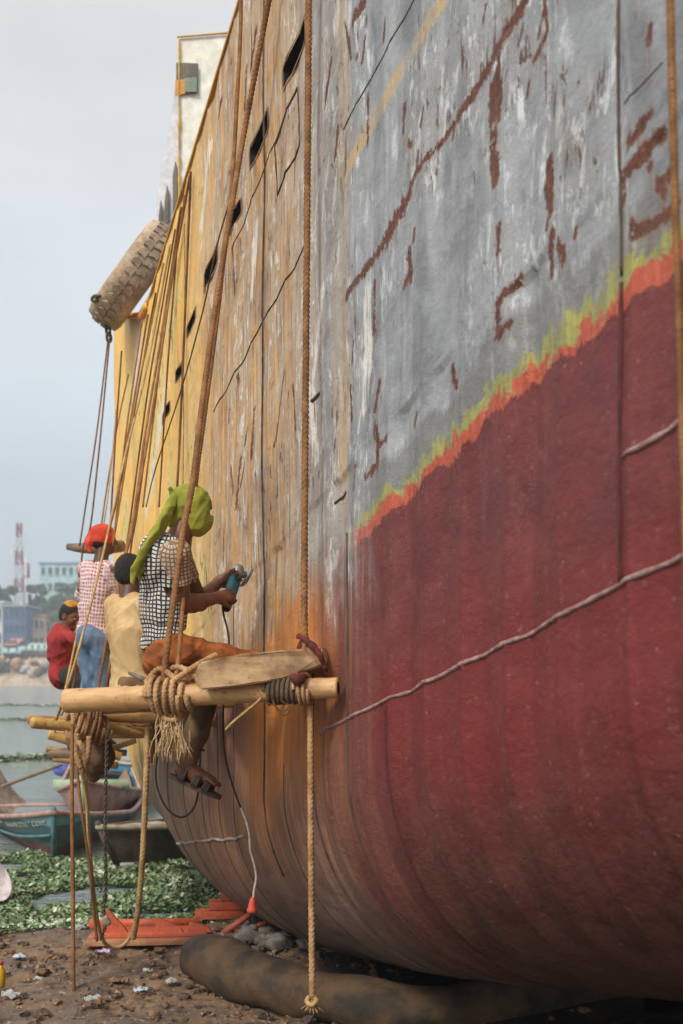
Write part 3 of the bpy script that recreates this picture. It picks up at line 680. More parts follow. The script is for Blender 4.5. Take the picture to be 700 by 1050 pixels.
scrap(20, 985, 7.9, .12, M_BLUEW, 'plastic_scrap', 'small bluish plastic scrap on the left of the mud bank', 'litter', g_)
scrap(190, 947, 9.25, .20, M_WHITE, 'plastic_scrap', 'white plastic sheet caught behind the brown tube', 'litter', g_)
scrap(152, 1004, 7.5, .09, M_WHITE, 'plastic_scrap', 'tiny white paper scrap between the tray and the tube', 'litter', g_)
scrap(40, 1010, 7.3, .10, M_WHITE, 'plastic_scrap', 'dull white scrap beside the vertical rope foot', 'litter', g_)
c = P(131, 902, 11.6); c[2] = .05; tag(link('foam_tray', *box(c, (.14, .09, .03), .2, bev=.008), M_WHITE, loc=c), 'white foam tray floating on the green water plants', 'foam tray')
# basin and bottle at the left border
c = P(-17, 911, 10.3); c[2] = .08
b = lathe([(.08, 0), (.15, .015), (.19, .07), (.21, .12), (.216, .125), (.21, .115), (.19, .08), (.15, .03), (.01, .02)], c, (.75, -.35, .5), 28)
tag(link('enamel_basin', *b, [pm('basin_white', lin(214, 208, 206), lin(190, 170, 172), 8)], loc=c), 'white round basin tipped on its side among the water plants', 'basin')
c = P(0, 1016, 7.15); c[2] = float(gz(c[0], c[1])) + .02
bt = thing('plastic_bottle', 'yellow plastic bottle standing in the mud at the left border', 'bottle', c)
link('bottle_body', *lathe([(.028, 0), (.032, .01), (.032, .09), (.026, .11), (.012, .125), (.012, .14)], c, (.05, 0, 1), 18), pm('bottle_yellow', lin(200, 160, 30), lin(180, 132, 30), 8, .35, .1), bt)
link('cap', *lathe([(.014, .14), (.014, .16), (.002, .161)], c, (.05, 0, 1), 14), pm('cap_red', lin(170, 50, 40), lin(150, 40, 36), 8, .4, .1), bt)

# ------------------------------------------------------------------ things lying under and beside the hull
n = NB("tube_rubber"); v = n.coord(); a = n.noise(v, 3.2, 6, .62); b = n.noise(v, 26, 5, .66)
c = n.mix(n.step(a, .4, .62), lin(46, 40, 35), lin(86, 66, 46)); c = n.mix(n.step(b, .58, .74), c, lin(58, 50, 44)); n.bump(n.math('ADD', a, n.math('MULTIPLY', b, .6)), .5, .02)
M_TUBE = n.done(c, .8, 0, .25)
tp_ = smooth_path([P(192, 981, 7.42), P(216, 982, 7.35), P(250, 1001, 6.98), P(300, 1014, 6.7), P(360, 1027, 6.45), P(430, 1036, 6.35), P(520, 1036, 6.6), P(640, 1030, 7.1)], 10)
for q in tp_: q[2] = max(q[2], .10)
rr_ = np.interp(np.linspace(0, 1, len(tp_)), [0, .03, .08, .2, .35, .6, 1], [.10, .155, .172, .165, .14, .138, .15])
Vt, Ft = tube(resample(tp_, .02), list(rr_), 36)
Vt = Vt + np.array([[.012 * mnoise.noise(Vector(q * 6)), .012 * mnoise.noise(Vector(q * 6 + 9)), .03 * mnoise.noise(Vector(q * 3.1 + 4))] for q in Vt])
tb = thing('launching_tube', 'thick bent brown rubber tube lying on the mud and running under the hull', 'tube', (float(tp_[0][0]), float(tp_[0][1]), 0))
link('tube_body', Vt, Ft, M_TUBE, tb)
M_BLK = pm('tarred_timber', lin(30, 28, 26), lin(20, 19, 18), 5, .8, .4)
c = P(284, 960, 8.75); tag(link('keel_block', *box((c[0], c[1], .2), (.44, .6, .52), .2, bev=.02), M_BLK, loc=(c[0], c[1], 0)), 'black timber block propping the hull behind the brown tube', 'block')
M_CONC = pm('concrete', lin(150, 148, 142), lin(110, 108, 104), 6, .85, .5)
c = P(366, 983, 8.1); sl = thing('concrete_slab', 'pale broken concrete slab in the mud under the hull', 'slab', (c[0], c[1], 0))
link('slab', *box((c[0], c[1], .07), (.50, .34, .08), -.35, rx=.12, bev=.012, jit=.006), M_CONC, sl)
c2 = P(378, 972, 8.5); tag(link('wooden_batten', *box((c2[0], c2[1], .12), (.42, .07, .05), -.5, bev=.006), pm('batten', lin(176, 160, 138), lin(140, 122, 100), 6), loc=(c2[0], c2[1], 0)), 'pale wooden batten lying beyond the concrete slab', 'batten')
parts = []
for i in range(70):
    q = P(random.uniform(258, 345), random.uniform(968, 990), 0 + 1); x = random.uniform(-.75, .05); y = random.uniform(8.0, 8.9); parts.append(rock((x, y, float(gz(x, y)) + .03), random.uniform(.04, .10)))
stuff(link('rubble', *merge(*parts), pm('rubble', lin(128, 124, 116), lin(84, 78, 70), 7, .85, .5)), 'heap of grey rubble between the tube and the hull', 'rubble')
# orange steel pieces
M_ORG = pm('red_lead', lin(198, 96, 62), lin(170, 84, 58), 5, .55, .3, c3=lin(150, 84, 60)); M_TRAY = pm('tray_edge', lin(178, 130, 92), lin(150, 98, 70), 5)
c = P(152, 975, 8.35); tr = thing('steel_tray', 'orange painted steel tray with upright gussets on the mud by the plants', 'steel frame', (c[0], c[1], 0))
link('base_plate', *box((c[0], c[1], .06), (.84, .34, .035), .08, bev=.004), M_TRAY, tr)
link('top_plate', *box((c[0] + .02, c[1] + .05, .095), (.80, .26, .03), .08, bev=.004), M_ORG, tr)
for dx, hh, ln in ((-.30, .16, .16), (.06, .10, .20), (.30, .07, .16)):
    p0 = np.array((c[0] + dx, c[1] - .05, .11)); link('gusset', *prism([p0, p0 + (ln, 0, 0), p0 + (ln * .9, 0, .03), p0 + (.03, 0, hh), p0 + (0, 0, hh)], (.1, 1, 0), .02), M_ORG, tr, smooth=False)
link('flange', *box((c[0] - .05, c[1] + .17, .125), (.8, .02, .07), .08), M_ORG, tr)
c = P(238, 958, 9.0); st = thing('steel_steps', 'bright orange steel pieces stacked like steps beside the black block', 'steel frame', (c[0], c[1], 0))
for i, (w_, o_) in enumerate(((.50, -.03), (.40, .02), (.30, .06), (.24, .08))): link('step_plate', *box((c[0] + o_, c[1] + .05 * i, .10 + .062 * i), (w_, .16, .058), .1, bev=.004), M_ORG, st)
c3 = P(250, 978, 8.5); link('brace', *box((c3[0] - .02, c3[1], .15), (.32, .05, .03), .5, ry=-.5), M_ORG, st); link('brace', *box((c3[0] + .05, c3[1] - .05, .11), (.26, .04, .03), -.2, ry=-.35), M_ORG, st)

# ------------------------------------------------------------------ boats
def boat(name, label, bow, heading, L_, B, Hb, mats, sheer=.35, inner=True, low=.0, group='wooden boats on the river', bands=None):
    """bow: top of the stem; heading: direction the bow points."""
    hd = np.array((heading[0], heading[1], 0.)); hd /= np.linalg.norm(hd); lt = np.array((-hd[1], hd[0], 0.)); bow = np.array(bow, float)
    t = np.linspace(0, 1, 26); ns = 9
    half = B / 2 * np.clip(np.sin(np.pi * np.clip(t * .62 + .0, 0, 1)) ** .75, 0, 1); half[0] = .012
    zt_ = bow[2] - sheer * np.clip(t / .45, 0, 1) ** .8 + sheer * .8 * np.clip((t - .6) / .4, 0, 1) ** 2
    zk = bow[2] - Hb * (.86 + .14 * np.clip(t / .15, 0, 1)); stem = .55 * Hb
    outer = []
    for i in range(len(t)):
        row = []
        for j in range(-ns, ns + 1):
            a = abs(j) / ns; lat = half[i] * (a ** .55) * np.sign(j); z = zk[i] + (zt_[i] - zk[i]) * a ** 1.7
            rake = (1 - (z - zk[i]) / max(zt_[i] - zk[i], .01)) * stem * (1 - t[i])
            row.append(bow - hd * (t[i] * L_ + rake) + lt * lat + np.array((0, 0, z - bow[2])))
        outer.append(row)
    V = np.array(outer); k = V.shape[1]; root = thing(name, label, 'boat', (bow[0], bow[1], -.1), group)
    Fc = [[i * k + j, (i + 1) * k + j, (i + 1) * k + j + 1, i * k + j + 1] for i in range(len(t) - 1) for j in range(k - 1)]
    m0 = mats['hull']; link('boat_hull', V.reshape(-1, 3), Fc, m0, root)
    ctr = V.mean(axis=1, keepdims=True); inn_ = V.copy(); inn_ = ctr + (V - ctr) * np.array((.9, .9, 1)); inn_[:, :, 2] += .03
    link('boat_lining', inn_.reshape(-1, 3), [f[::-1] for f in Fc], mats['inner'], root)
    gl = np.concatenate([V[::-1, 0], V[:, -1]]); v_, f_ = tube(resample(gl, .06), .03, 8); link('gunwale', v_, f_, mats['rail'], root)
    for i in (7, 12, 17):
        a, b = V[i, 0], V[i, -1]; link('thwart', *box(((a + b) / 2)[:3] - (0, 0, .06), (np.linalg.norm(a - b) * .96, .16, .03), math.atan2((b - a)[1], (b - a)[0])), mats['rail'], root)
    # fore deck planks
    fd = [V[j, 0] + (0, 0, .012) for j in range(0, 6)] + [V[j, -1] + (0, 0, .012) for j in range(5, -1, -1)]; link('fore_deck', np.array(fd), [[j, j + 1, 10 - j, 11 - j] for j in range(5)], mats['deck'], root, smooth=False)
    st_ = [V[i, ns] for i in range(0, 1)] ; top = bow + np.array((0, 0, .05)); bot = bow - hd * stem + np.array((0, 0, zk[0] - bow[2])); v_, f_ = tube(np.array([top, (top + bot) / 2 + hd * .02, bot]), .03, 8); link('stem_post', v_, f_, mats['stem'], root)
    return root, V
def paint2(name, top, mid, low, z1, z2):
    n = NB(name); v = n.coord('Object'); g = n.n('ShaderNodeNewGeometry'); s_ = n.n('ShaderNodeSeparateXYZ'); n.l(g.outputs['Position'], s_.inputs[0])
    a = n.noise(v, 4, 6, .62); b = n.noise(n.mapping(v, (1, 1, .2)), 14, 5, .6); z = n.math('ADD', s_.outputs[2], n.math('MULTIPLY', n.math('SUBTRACT', a, .5), .05))
    c = n.mix(n.step(z, z1 - .012, z1 + .012), mid, top); c = n.mix(n.step(z, z2 - .01, z2 + .01), low, c)
    c = n.mix(n.math('MULTIPLY', n.step(b, .5, .7), .45), c, lin(120, 118, 108)); c = n.mix(n.step(a, .62, .72, 0, .5), c, lin(60, 56, 50)); n.bump(b, .3, .01)
    return n.done(c, .6)
M_PLK = pm('boat_planks', lin(150, 128, 104), lin(112, 92, 74), 5, stretch=(1, 1, 3)); M_PALE = pm('boat_rail', lin(186, 172, 150), lin(150, 132, 112), 6); M_PINK = pm('boat_rail_pink', lin(186, 150, 138), lin(150, 118, 108), 6)
M_BRN = pm('boat_brown', lin(104, 90, 78), lin(74, 62, 54), 4); M_DK = pm('boat_dark', lin(70, 68, 66), lin(52, 50, 48), 5); M_GRN = pm('boat_green', lin(140, 172, 132), lin(170, 184, 160), 5); M_TEAL = pm('boat_teal', lin(70, 110, 116), lin(96, 134, 136), 5)
bowp = P(55, 833, 12.5)
b1, V1 = boat('wooden_boat', 'teal blue wooden boat with white lettering below its gunwale, bow to the camera', bowp, (.22, -1), 6.5, 2.3, .72, dict(hull=paint2('boat_blue', lin(110, 152, 158), lin(58, 88, 94), lin(98, 54, 46), .29, .045), inner=M_PLK, rail=M_PINK, deck=M_PALE, stem=M_TEAL))
# its lettering, worn white capitals along the strake
cu = bpy.data.curves.new('lettering', 'FONT'); cu.body = "NAKABODYET COM"; cu.size = .105; cu.extrude = .002
to = bpy.data.objects.new('lettering', cu); COL.objects.link(to); dg = bpy.context.evaluated_depsgraph_get(); me = bpy.data.meshes.new_from_object(to.evaluated_get(dg)); bpy.data.objects.remove(to)
tv = np.array([q.co[:] for q in me.vertices]); tf = [list(p.vertices) for p in me.polygons]; wmax = tv[:, 0].max()
side = V1[:, 0]; dlen = np.r_[0, np.cumsum(np.linalg.norm(np.diff(side, axis=0), axis=1))]
# choose the side facing left in the picture
if side[6][0] > V1[6, -1][0]: side = V1[:, -1]; low_ = V1[:, -3]
else: low_ = V1[:, 2]
dlen = np.r_[0, np.cumsum(np.linalg.norm(np.diff(side, axis=0), axis=1))]; start, span = .14, 1.5
def along(d, arr): return np.stack([np.interp(d, dlen, arr[:, i]) for i in range(3)], -1)
dd = start + span * (1 - tv[:, 0] / wmax); pS, pL = along(dd, side), along(dd, low_); dn = (pL - pS); dn /= np.linalg.norm(dn, axis=1)[:, None]
tg = side[8] - side[2]; nn = np.cross(tg, dn[0]); nn /= np.linalg.norm(nn); nn = nn if nn[1] < 0 else -nn
LV = pS + dn * (.155 - tv[:, 1])[:, None] + nn * (.012 + tv[:, 2])[:, None]
link('lettering', LV, tf, pm('letter_paint', lin(206, 200, 178), lin(150, 150, 140), 20), b1, smooth=False)
strip = np.array([side[i] + (low_[i] - side[i]) * 1.2 + nn * .03 for i in range(0, 20)]); v_, f_ = tube(strip, .018, 6); link('rubbing_strake', v_, f_, M_TEAL, b1)
bo, Vb = boat('wooden_boat', 'pale pinkish wooden boat with a green cross plank, moored behind the teal boat', P(84, 800, 14.2), (.12, -1), 6.5, 1.5, .85, dict(hull=M_PINK, inner=M_PLK, rail=M_PINK, deck=M_PALE, stem=M_GRN), sheer=.42)
p_ = (Vb[6, 0] + Vb[6, -1]) / 2; link('cross_plank', *box(p_ + (0, -.1, .06), (1.02, .05, .14), 0), M_GRN, bo)
boat('wooden_boat', 'brown weathered wooden boat with a pale gunwale, close beside the ship', P(100, 848, 11.9), (-.75, -1), 5.5, 1.35, .55, dict(hull=M_BRN, inner=M_PLK, rail=M_PALE, deck=M_PALE, stem=M_BRN), sheer=.16)
b4, V4 = boat('wooden_boat', 'dark grey wooden boat with coloured bundles, farther out on the river', P(60, 788, 20.5), (-1, -.5), 5, 1.2, .6, dict(hull=M_DK, inner=M_DK, rail=M_DK, deck=M_DK, stem=M_DK), sheer=.25)
boat('wooden_boat', 'small boat with bright blue side, half hidden behind the stern of the ship', P(106, 780, 22), (-1, -.2), 4, 1.1, .5, dict(hull=pm('boat_bright_blue', lin(80, 150, 190), lin(60, 120, 160), 4), inner=M_DK, rail=M_PALE, deck=M_PALE, stem=M_PALE), sheer=.15)
def bundle(px, py, d, r, col, label):
    c = P(px, py, d); V, Q = SDF(.025).ell(c, (r, r * .8, r * 1.1), k=.05).ell(c + (r * .5, .05, r * .3), (r * .6, r * .6, r * .8), k=.05).ell(c - (r * .6, 0, r * .4), (r * .7, r * .6, r * .6), k=.05).mesh()
    tag(link('cloth_bundle', V, Q, pm('bundle', lin(*col), lin(*[int(a * .75) for a in col]), 8), loc=c), label, 'bundle', 'bundles in the dark boat')
bundle(68, 785, 20.6, .18, (110, 120, 200), 'violet blue cloth bundle in the dark grey boat'); bundle(79, 784, 20.8, .2, (190, 80, 90), 'red cloth bundle in the middle of the dark grey boat'); bundle(92, 786, 20.9, .17, (200, 205, 210), 'white sack in the dark grey boat nearest the ship')
v_, f_ = tube(resample([P(-40, 822, 17.5), P(20, 800, 18.5), P(64, 784, 19.6)], .1), .03, 8); tag(link('mooring_pole', v_, f_, M_PLK, loc=P(-40, 822, 17.5)), 'long thin wooden pole reaching over the water to the dark boat', 'pole')

# ------------------------------------------------------------------ far bank
FB = 196.0
n = NB("far_earth"); v = n.coord(); a = n.noise(v, .5, 6, .65); b = n.noise(v, 1.8, 5, .65); c = n.mix(n.step(a, .4, .6), lin(150, 128, 106), lin(186, 166, 142)); c = n.mix(n.step(b, .55, .65), c, lin(96, 82, 70)); c = n.mix(n.step(b, .40, .34), c, lin(205, 195, 180)); M_FAR = n.done(c, .9)
gx = np.linspace(-300, 300, 140); prof = [(187, -.3), (188, .4), (190, 3.2), (193, 4.6), (200, 5), (420, 9), (900, 30)]
BV = [(x, y + 1.2 * mnoise.noise(Vector((x * .12, y, 0))), z + (.7 * mnoise.noise(Vector((x * .2, z, 3))) if z > 0 else 0)) for x in gx for (y, z) in prof]; k = len(prof)
structure(link('far_bank', BV, [[i * k + j, (i + 1) * k + j, (i + 1) * k + j + 1, i * k + j + 1] for i in range(len(gx) - 1) for j in range(k - 1)], M_FAR))
def far_px(px, py, d): return P(px, py, d)
def wall_mat(name, c1, c2): return pm(name, lin(*c1), lin(*c2), .5, .85, .1, c3=lin(*[int(q * .8) for q in c2]))
M_WIN = pm('far_window', lin(46, 54, 60), lin(70, 80, 86), 1, .3, 0)
def house(label, x0, x1, ytop, ybot, d, c1, c2, floors=2, bays=4, roof=None, cat='building', depth=9, name='far_building'):
    a, b = P(x0, ytop, d), P(x1, ybot, d); w_ = b[0] - a[0]; h_ = a[2] - b[2]; cx = (a[0] + b[0]) / 2
    o = thing(name, label, cat, (cx, d, b[2]), 'buildings on the far bank')
    link('wall', *box((cx, d + depth / 2, b[2] + h_ / 2 - 2), (w_, depth, h_ + 4)), wall_mat('wall', c1, c2), o, smooth=False)
    link('roof', *box((cx, d + depth / 2, a[2] + .15), (w_ + .7, depth + .7, .3)), wall_mat('roof', roof or c2, roof or c1), o, smooth=False)
    for i in range(floors):
        for j in range(bays):
            wx = a[0] + w_ * (j + .5) / bays; wz = b[2] + h_ * (i + .55) / floors
            f_ = link('window', *box((wx, d - .03, wz), (w_ / bays * .5, .16, h_ / floors * .42)), M_WIN, o, smooth=False); link('sill', *box((wx, d - .1, wz - h_ / floors * .25), (w_ / bays * .6, .3, .15)), wall_mat('sill', c2, c1), f_, smooth=False)
    return o
house('pale greenish apartment block rising over the far trees', 41, 84, 578, 660, 250, (176, 204, 204), (150, 178, 184), 5, 6, (120, 150, 190))
house('blue grey square building near the mast on the far bank', 3, 27, 622, 668, 200, (84, 108, 140), (70, 92, 124), 3, 4, (150, 160, 170))
house('white low house at the left border on the far bank', -25, 3, 618, 668, 203, (222, 222, 220), (196, 196, 194), 2, 4)
house('small cream house between the blue building and the trees', 30, 46, 632, 668, 204, (204, 186, 170), (170, 150, 136), 2, 3, (168, 110, 96))
house('grey concrete house with a rusty roof at the foot of the trees', 47, 66, 640, 668, 206, (168, 166, 164), (140, 138, 136), 2, 3, (150, 96, 84))
house('brown brick house partly hidden by the red shirt worker', 68, 100, 630, 668, 208, (160, 120, 104), (136, 104, 92), 3, 5)
house('white block with blue roof far behind on the left', -60, -26, 604, 668, 220, (204, 212, 216), (176, 186, 192), 4, 5, (90, 120, 160))
house('ochre house beyond the trees, mostly behind the ship', 102, 150, 610, 668, 226, (190, 164, 120), (160, 140, 110), 4, 6)
# long shed roofs on the wharf
def shed(label, x0, x1, yt, d, col):
    a, b = P(x0, yt, d), P(x1, yt + 8, d); o = thing('wharf_shed', label, 'shed', ((a[0] + b[0]) / 2, d, 4), 'open sheds along the far wharf')
    link('shed_roof', *box(((a[0] + b[0]) / 2, d + 2, a[2] - .3), (b[0] - a[0], 5, .25), rx=.22), wall_mat('shed_roof', col, [int(c * .85) for c in col]), o, smooth=False)
    for i in range(6): link('post', *box((a[0] + (b[0] - a[0]) * (i + .5) / 6, d, (a[2] + 3) / 2), (.25, .25, a[2] - 3.0)), M_BRN, o, smooth=False)
shed('long shed with a pale teal roof on the far wharf', -30, 22, 664, 191, (168, 196, 190)); shed('shed with a reddish roof on the far wharf', 4, 18, 656, 194, (200, 140, 140)); shed('shed with a light green roof at the right of the far wharf', 24, 62, 661, 192, (176, 200, 190))
# heaps of goods on the bank
cols = [(196, 150, 118), (120, 110, 130), (205, 196, 186), (150, 100, 84), (214, 170, 120), (96, 84, 80), (170, 160, 150)]
for i in range(26):
    px = -28 + i * 6.2 + random.uniform(-2, 2); c = P(px, random.uniform(676, 694), 189.0); r_ = random.uniform(.6, 1.4); cc = cols[i % 7]
    parts = [rock(c + (random.uniform(-r_, r_), random.uniform(0, 1), random.uniform(-.3, .5) * r_), r_ * random.uniform(.4, .8), 1.0) for _ in range(5)]
    words = ['tan', 'violet grey', 'whitish', 'rusty', 'ochre', 'dark brown', 'stone grey'][i % 7]
    tag(link('goods_heap', *merge(*parts), pm('goods', lin(*cc), lin(*[int(q * .7) for q in cc]), .9), loc=c), f'{words} heap of goods piled on the far river bank', 'heap', f'{words} heaps of goods on the far bank')
# lattice mast
M_RED = pm('mast_red', lin(150, 88, 90), lin(136, 84, 86), 1); M_WHT = pm('mast_white', lin(206, 206, 210), lin(190, 190, 196), 1)
base, top = P(20, 664, 225), P(20, 536, 225); mast = thing('lattice_mast', 'tall red and white lattice radio mast on the far bank', 'mast', base)
Hm = top[2] - base[2]
for s_ in range(9):
    z0, z1 = base[2] + Hm * s_ / 9, base[2] + Hm * (s_ + 1) / 9; w0, w1 = 1.05 - .65 * s_ / 9, 1.05 - .65 * (s_ + 1) / 9; pr = []
    cs = [(-1, -1), (1, -1), (1, 1), (-1, 1)]
    for q in range(4):
        a = (base[0] + cs[q][0] * w0, base[1] + cs[q][1] * w0, z0); b = (base[0] + cs[q][0] * w1, base[1] + cs[q][1] * w1, z1); r2 = cs[(q + 1) % 4]
        a2 = (base[0] + r2[0] * w0, base[1] + r2[1] * w0, z0); b2 = (base[0] + r2[0] * w1, base[1] + r2[1] * w1, z1)
        for u_, v2 in ((a, b), (a, b2), (a2, b), (a, a2)): pr.append(tube(np.array([u_, v2]), .085, 5))
    link('mast_section', *merge(*pr), M_RED if s_ % 2 == 0 else M_WHT, mast, smooth=False)
for (dx, fz) in ((1.4, .62), (-1.2, .78), (1.0, .86), (-1.5, .5), (1.6, .4)): link('antenna_panel', *box((base[0] + dx, base[1] - .6, base[2] + Hm * fz), (.5, .3, 2.2)), M_WHT, mast, smooth=False)
b2_, t2_ = P(27, 664, 232), P(27, 572, 232); m2_ = thing('antenna_pole', 'short thin mast with aerials beside the red and white mast', 'mast', b2_); link('pole', *tube(np.array([b2_, t2_]), .22, 6), M_WHT, m2_); link('aerial', *box(t2_ - (0, 0, 2.5), (1.4, .3, 3)), M_RED, m2_)
# trees
M_CROWN = []
for i, (a, b) in enumerate((((52, 84, 48), (84, 112, 66)), ((64, 92, 62), (96, 120, 84)), ((44, 74, 50), (74, 104, 70)))):
    n = NB(f'far_foliage'); at2 = n.n('ShaderNodeAttribute', attribute_name='tone'); M_CROWN.append(n.done(n.mix(at2.outputs['Fac'], lin(*a), lin(*b)), .7))
M_TRUNK = pm('bark', lin(86, 70, 56), lin(64, 52, 42), 3)
def tree(px, ytop, d, wpx, label, i):
    g = P(px, 668, d); tp2 = P(px, ytop, d); H_ = tp2[2] - g[2]; Wd = wpx / F * d / 2; o = thing('broadleaf_tree', label, 'tree', g, 'trees on the far bank')
    tr_ = [tube(np.array([g - (0, 0, 3), g + (0, 0, H_ * .3), g + (.3, 0, H_ * .75)]), [.45, .35, .12], 7)]
    for q in range(5): an = q * 1.26; tr_.append(tube(np.array([g + (0, 0, H_ * .3), g + (math.cos(an) * Wd * .55, math.sin(an) * Wd * .55, H_ * random.uniform(.55, .8))]), [.2, .06], 5))
    link('trunk', *merge(*tr_), M_TRUNK, o)
    pts = []; nrm = []
    for q in range(16):
        an = random.uniform(0, 6.28); rr2 = Wd * random.uniform(.1, .78); cc = g + np.array((math.cos(an) * rr2, math.sin(an) * rr2 * .7, H_ * random.uniform(.35, .88))); rad = Wd * random.uniform(.26, .44)
        k = 170; dd2 = RNG.normal(size=(k, 3)); dd2 /= np.linalg.norm(dd2, axis=1)[:, None]; pts.append(cc + dd2 * rad * RNG.uniform(.55, 1.05, (k, 1)) * np.array((1, 1, .8)))
    pts = np.concatenate(pts); k = len(pts); a = RNG.normal(size=(k, 3)); a /= np.linalg.norm(a, axis=1)[:, None]; b = np.cross(a, RNG.normal(size=(k, 3))); b /= np.linalg.norm(b, axis=1)[:, None]
    sz = RNG.uniform(.22, .55, (k, 1)); VV = np.stack([pts - a * sz, pts + b * sz * .7, pts + a * sz, pts - b * sz * .7], 1).reshape(-1, 3)
    cr = link('crown', VV, np.arange(k * 4).reshape(k, 4), M_CROWN[i % 3], o); cr.data.attributes.new('tone', 'FLOAT', 'POINT').data.foreach_set('value', np.repeat(RNG.uniform(0, 1, k), 4).astype(np.float32))
for i, (px, yt, d, wp, lb) in enumerate([(-14, 590, 215, 34, 'dark green tree left of the mast, cut by the picture border'), (4, 596, 219, 26, 'round green tree right at the left side of the mast'), (36, 588, 228, 24, 'slim green tree between the mast and the pale block'), (52, 596, 222, 30, 'green tree in front of the pale apartment block'),
                                         (66, 584, 232, 30, 'taller tree overlapping the right of the pale apartment block'), (82, 590, 226, 36, 'broad tree behind the plaid shirt worker'), (104, 584, 234, 34, 'tree seen between the workers and the ship'), (60, 622, 209, 26, 'low bushy tree above the red shirt worker'), (126, 580, 238, 40, 'tall tree on the far bank hidden by the ship'), (-40, 586, 230, 36, 'large tree outside the left border on the far bank')]): tree(px, yt, d, wp, lb, i)
# ------------------------------------------------------------------ deckhouse, stern top, tyres
M_DH = pm('deckhouse_paint', lin(236, 234, 222), lin(226, 220, 200), 1.2, .5, .1, c3=lin(232, 222, 190))
M_DHS = pm('deckhouse_side_shade', lin(214, 214, 216), lin(192, 194, 198), 1.5, .6, .15)  # greyer copy of the house paint, the shade of this side put in
M_YEL = pm('yellow_edge', lin(214, 170, 70), lin(186, 120, 50), 3, .6, .3); M_GREYW = pm('window_grey', lin(112, 102, 86), lin(88, 82, 72), 3, .3, .1)
M_ORP = pm('orange_patch', lin(206, 154, 74), lin(186, 134, 60), 4, .6, .2); M_GLZ = pm('window_glass', lin(150, 158, 128), lin(124, 138, 118), 3, .2, .05)
zd = 11.9
A_, B_ = P(183, 40, zd), P(330, 33, zd + .2); bt = P(183, 380, zd)
front = [P(183, 40, zd), P(236, 35, zd + .1), P(300, 34, zd + .2), P(300, 400, zd + .2), P(183, 400, zd)]
house_ = link('deckhouse', *prism(front, (.42, 1, 0), 1.6), M_DH, ship, smooth=False)
# flared side plating of the house (leans out towards the bottom)
prof = [(182, 38), (180.5, 75), (178, 105), (172, 140), (166, 170), (162, 200), (160, 226), (159, 300)]
fr_ = [P(x, y, zd + .03) for x, y in prof]; bk = [P(x, y, zd + .03) + np.array((.55, 1.45, 0)) for x, y in prof]; inr = [P(184, y, zd + .03) for x, y in prof]
k = len(prof); V_ = np.array(fr_ + bk + inr)
link('flared_side', V_, [[i, i + 1, k + i + 1, k + i] for i in range(k - 1)] + [[i, 2 * k + i, 2 * k + i + 1, i + 1] for i in range(k - 1)], M_DHS, house_, smooth=False)
edge = np.array([P(184, y, zd - .02) for y in range(40, 232, 6)]); v_, f_ = tube(edge, list(.008 + .012 * np.random.default_rng(3).random(len(edge)) ** 3), 6); link('corner_bead', v_, f_, M_YEL, house_)
v_, f_ = tube(np.array([P(182, 38, zd - .02), P(236, 33.5, zd + .08), P(300, 32, zd + .18)]), .010, 6); link('top_bead', v_, f_, M_YEL, house_)
wn_ = link('window', *prism([P(181, 64, zd - .015), P(203, 65, zd - .005), P(203, 95, zd - .005), P(181, 97, zd - .015)], (.42, 1, 0), .012), M_GREYW, house_, smooth=False)
link('pane', *prism([P(190, 80, zd - .022), P(202, 79, zd - .017), P(202, 94, zd - .017), P(190, 94, zd - .022)], (.42, 1, 0), .006), M_GLZ, wn_, smooth=False)
link('painted_panel', *prism([P(180, 82, zd - .024), P(190, 81, zd - .02), P(190, 96, zd - .02), P(180, 98, zd - .024)], (.42, 1, 0), .007), M_ORP, wn_, smooth=False)
for x, y0, y1, w_ in ((180, 165, 214, 3.2), (171.5, 190, 226, 3.0), (165, 205, 232, 2.4)):
    link('louvre', *prism([P(x, y0, zd - .01), P(x + w_ * .6, y0 + 8, zd - .01), P(x + w_ * .6, y1, zd - .01), P(x - w_ * .8, y1 + 6, zd - .01), P(x - w_ * .8, y0 + 16, zd - .01)], (.42, 1, 0), .012), M_GREYW, house_, smooth=False)
# post at the bulwark end and orange capped bulwark return
v_, f_ = tube(np.array([P(197.5, 168, 9.15), P(196, 250, 9.15), P(195, 330, 9.15)]), .02, 8); link('bulwark_post', v_, f_, M_RAIL, ship)
M_CAP = pm('cap_orange', lin(222, 110, 44), lin(226, 160, 60), 4, .6, .3)
v_, f_ = tube(resample(on_hull(np.linspace(9.95, 12.4, 30), vtop(np.linspace(9.95, 12.4, 30)) - .01, np.full(30, .01)), .04), .03, 8); link('cap_rail', v_, f_, M_CAP, ship)

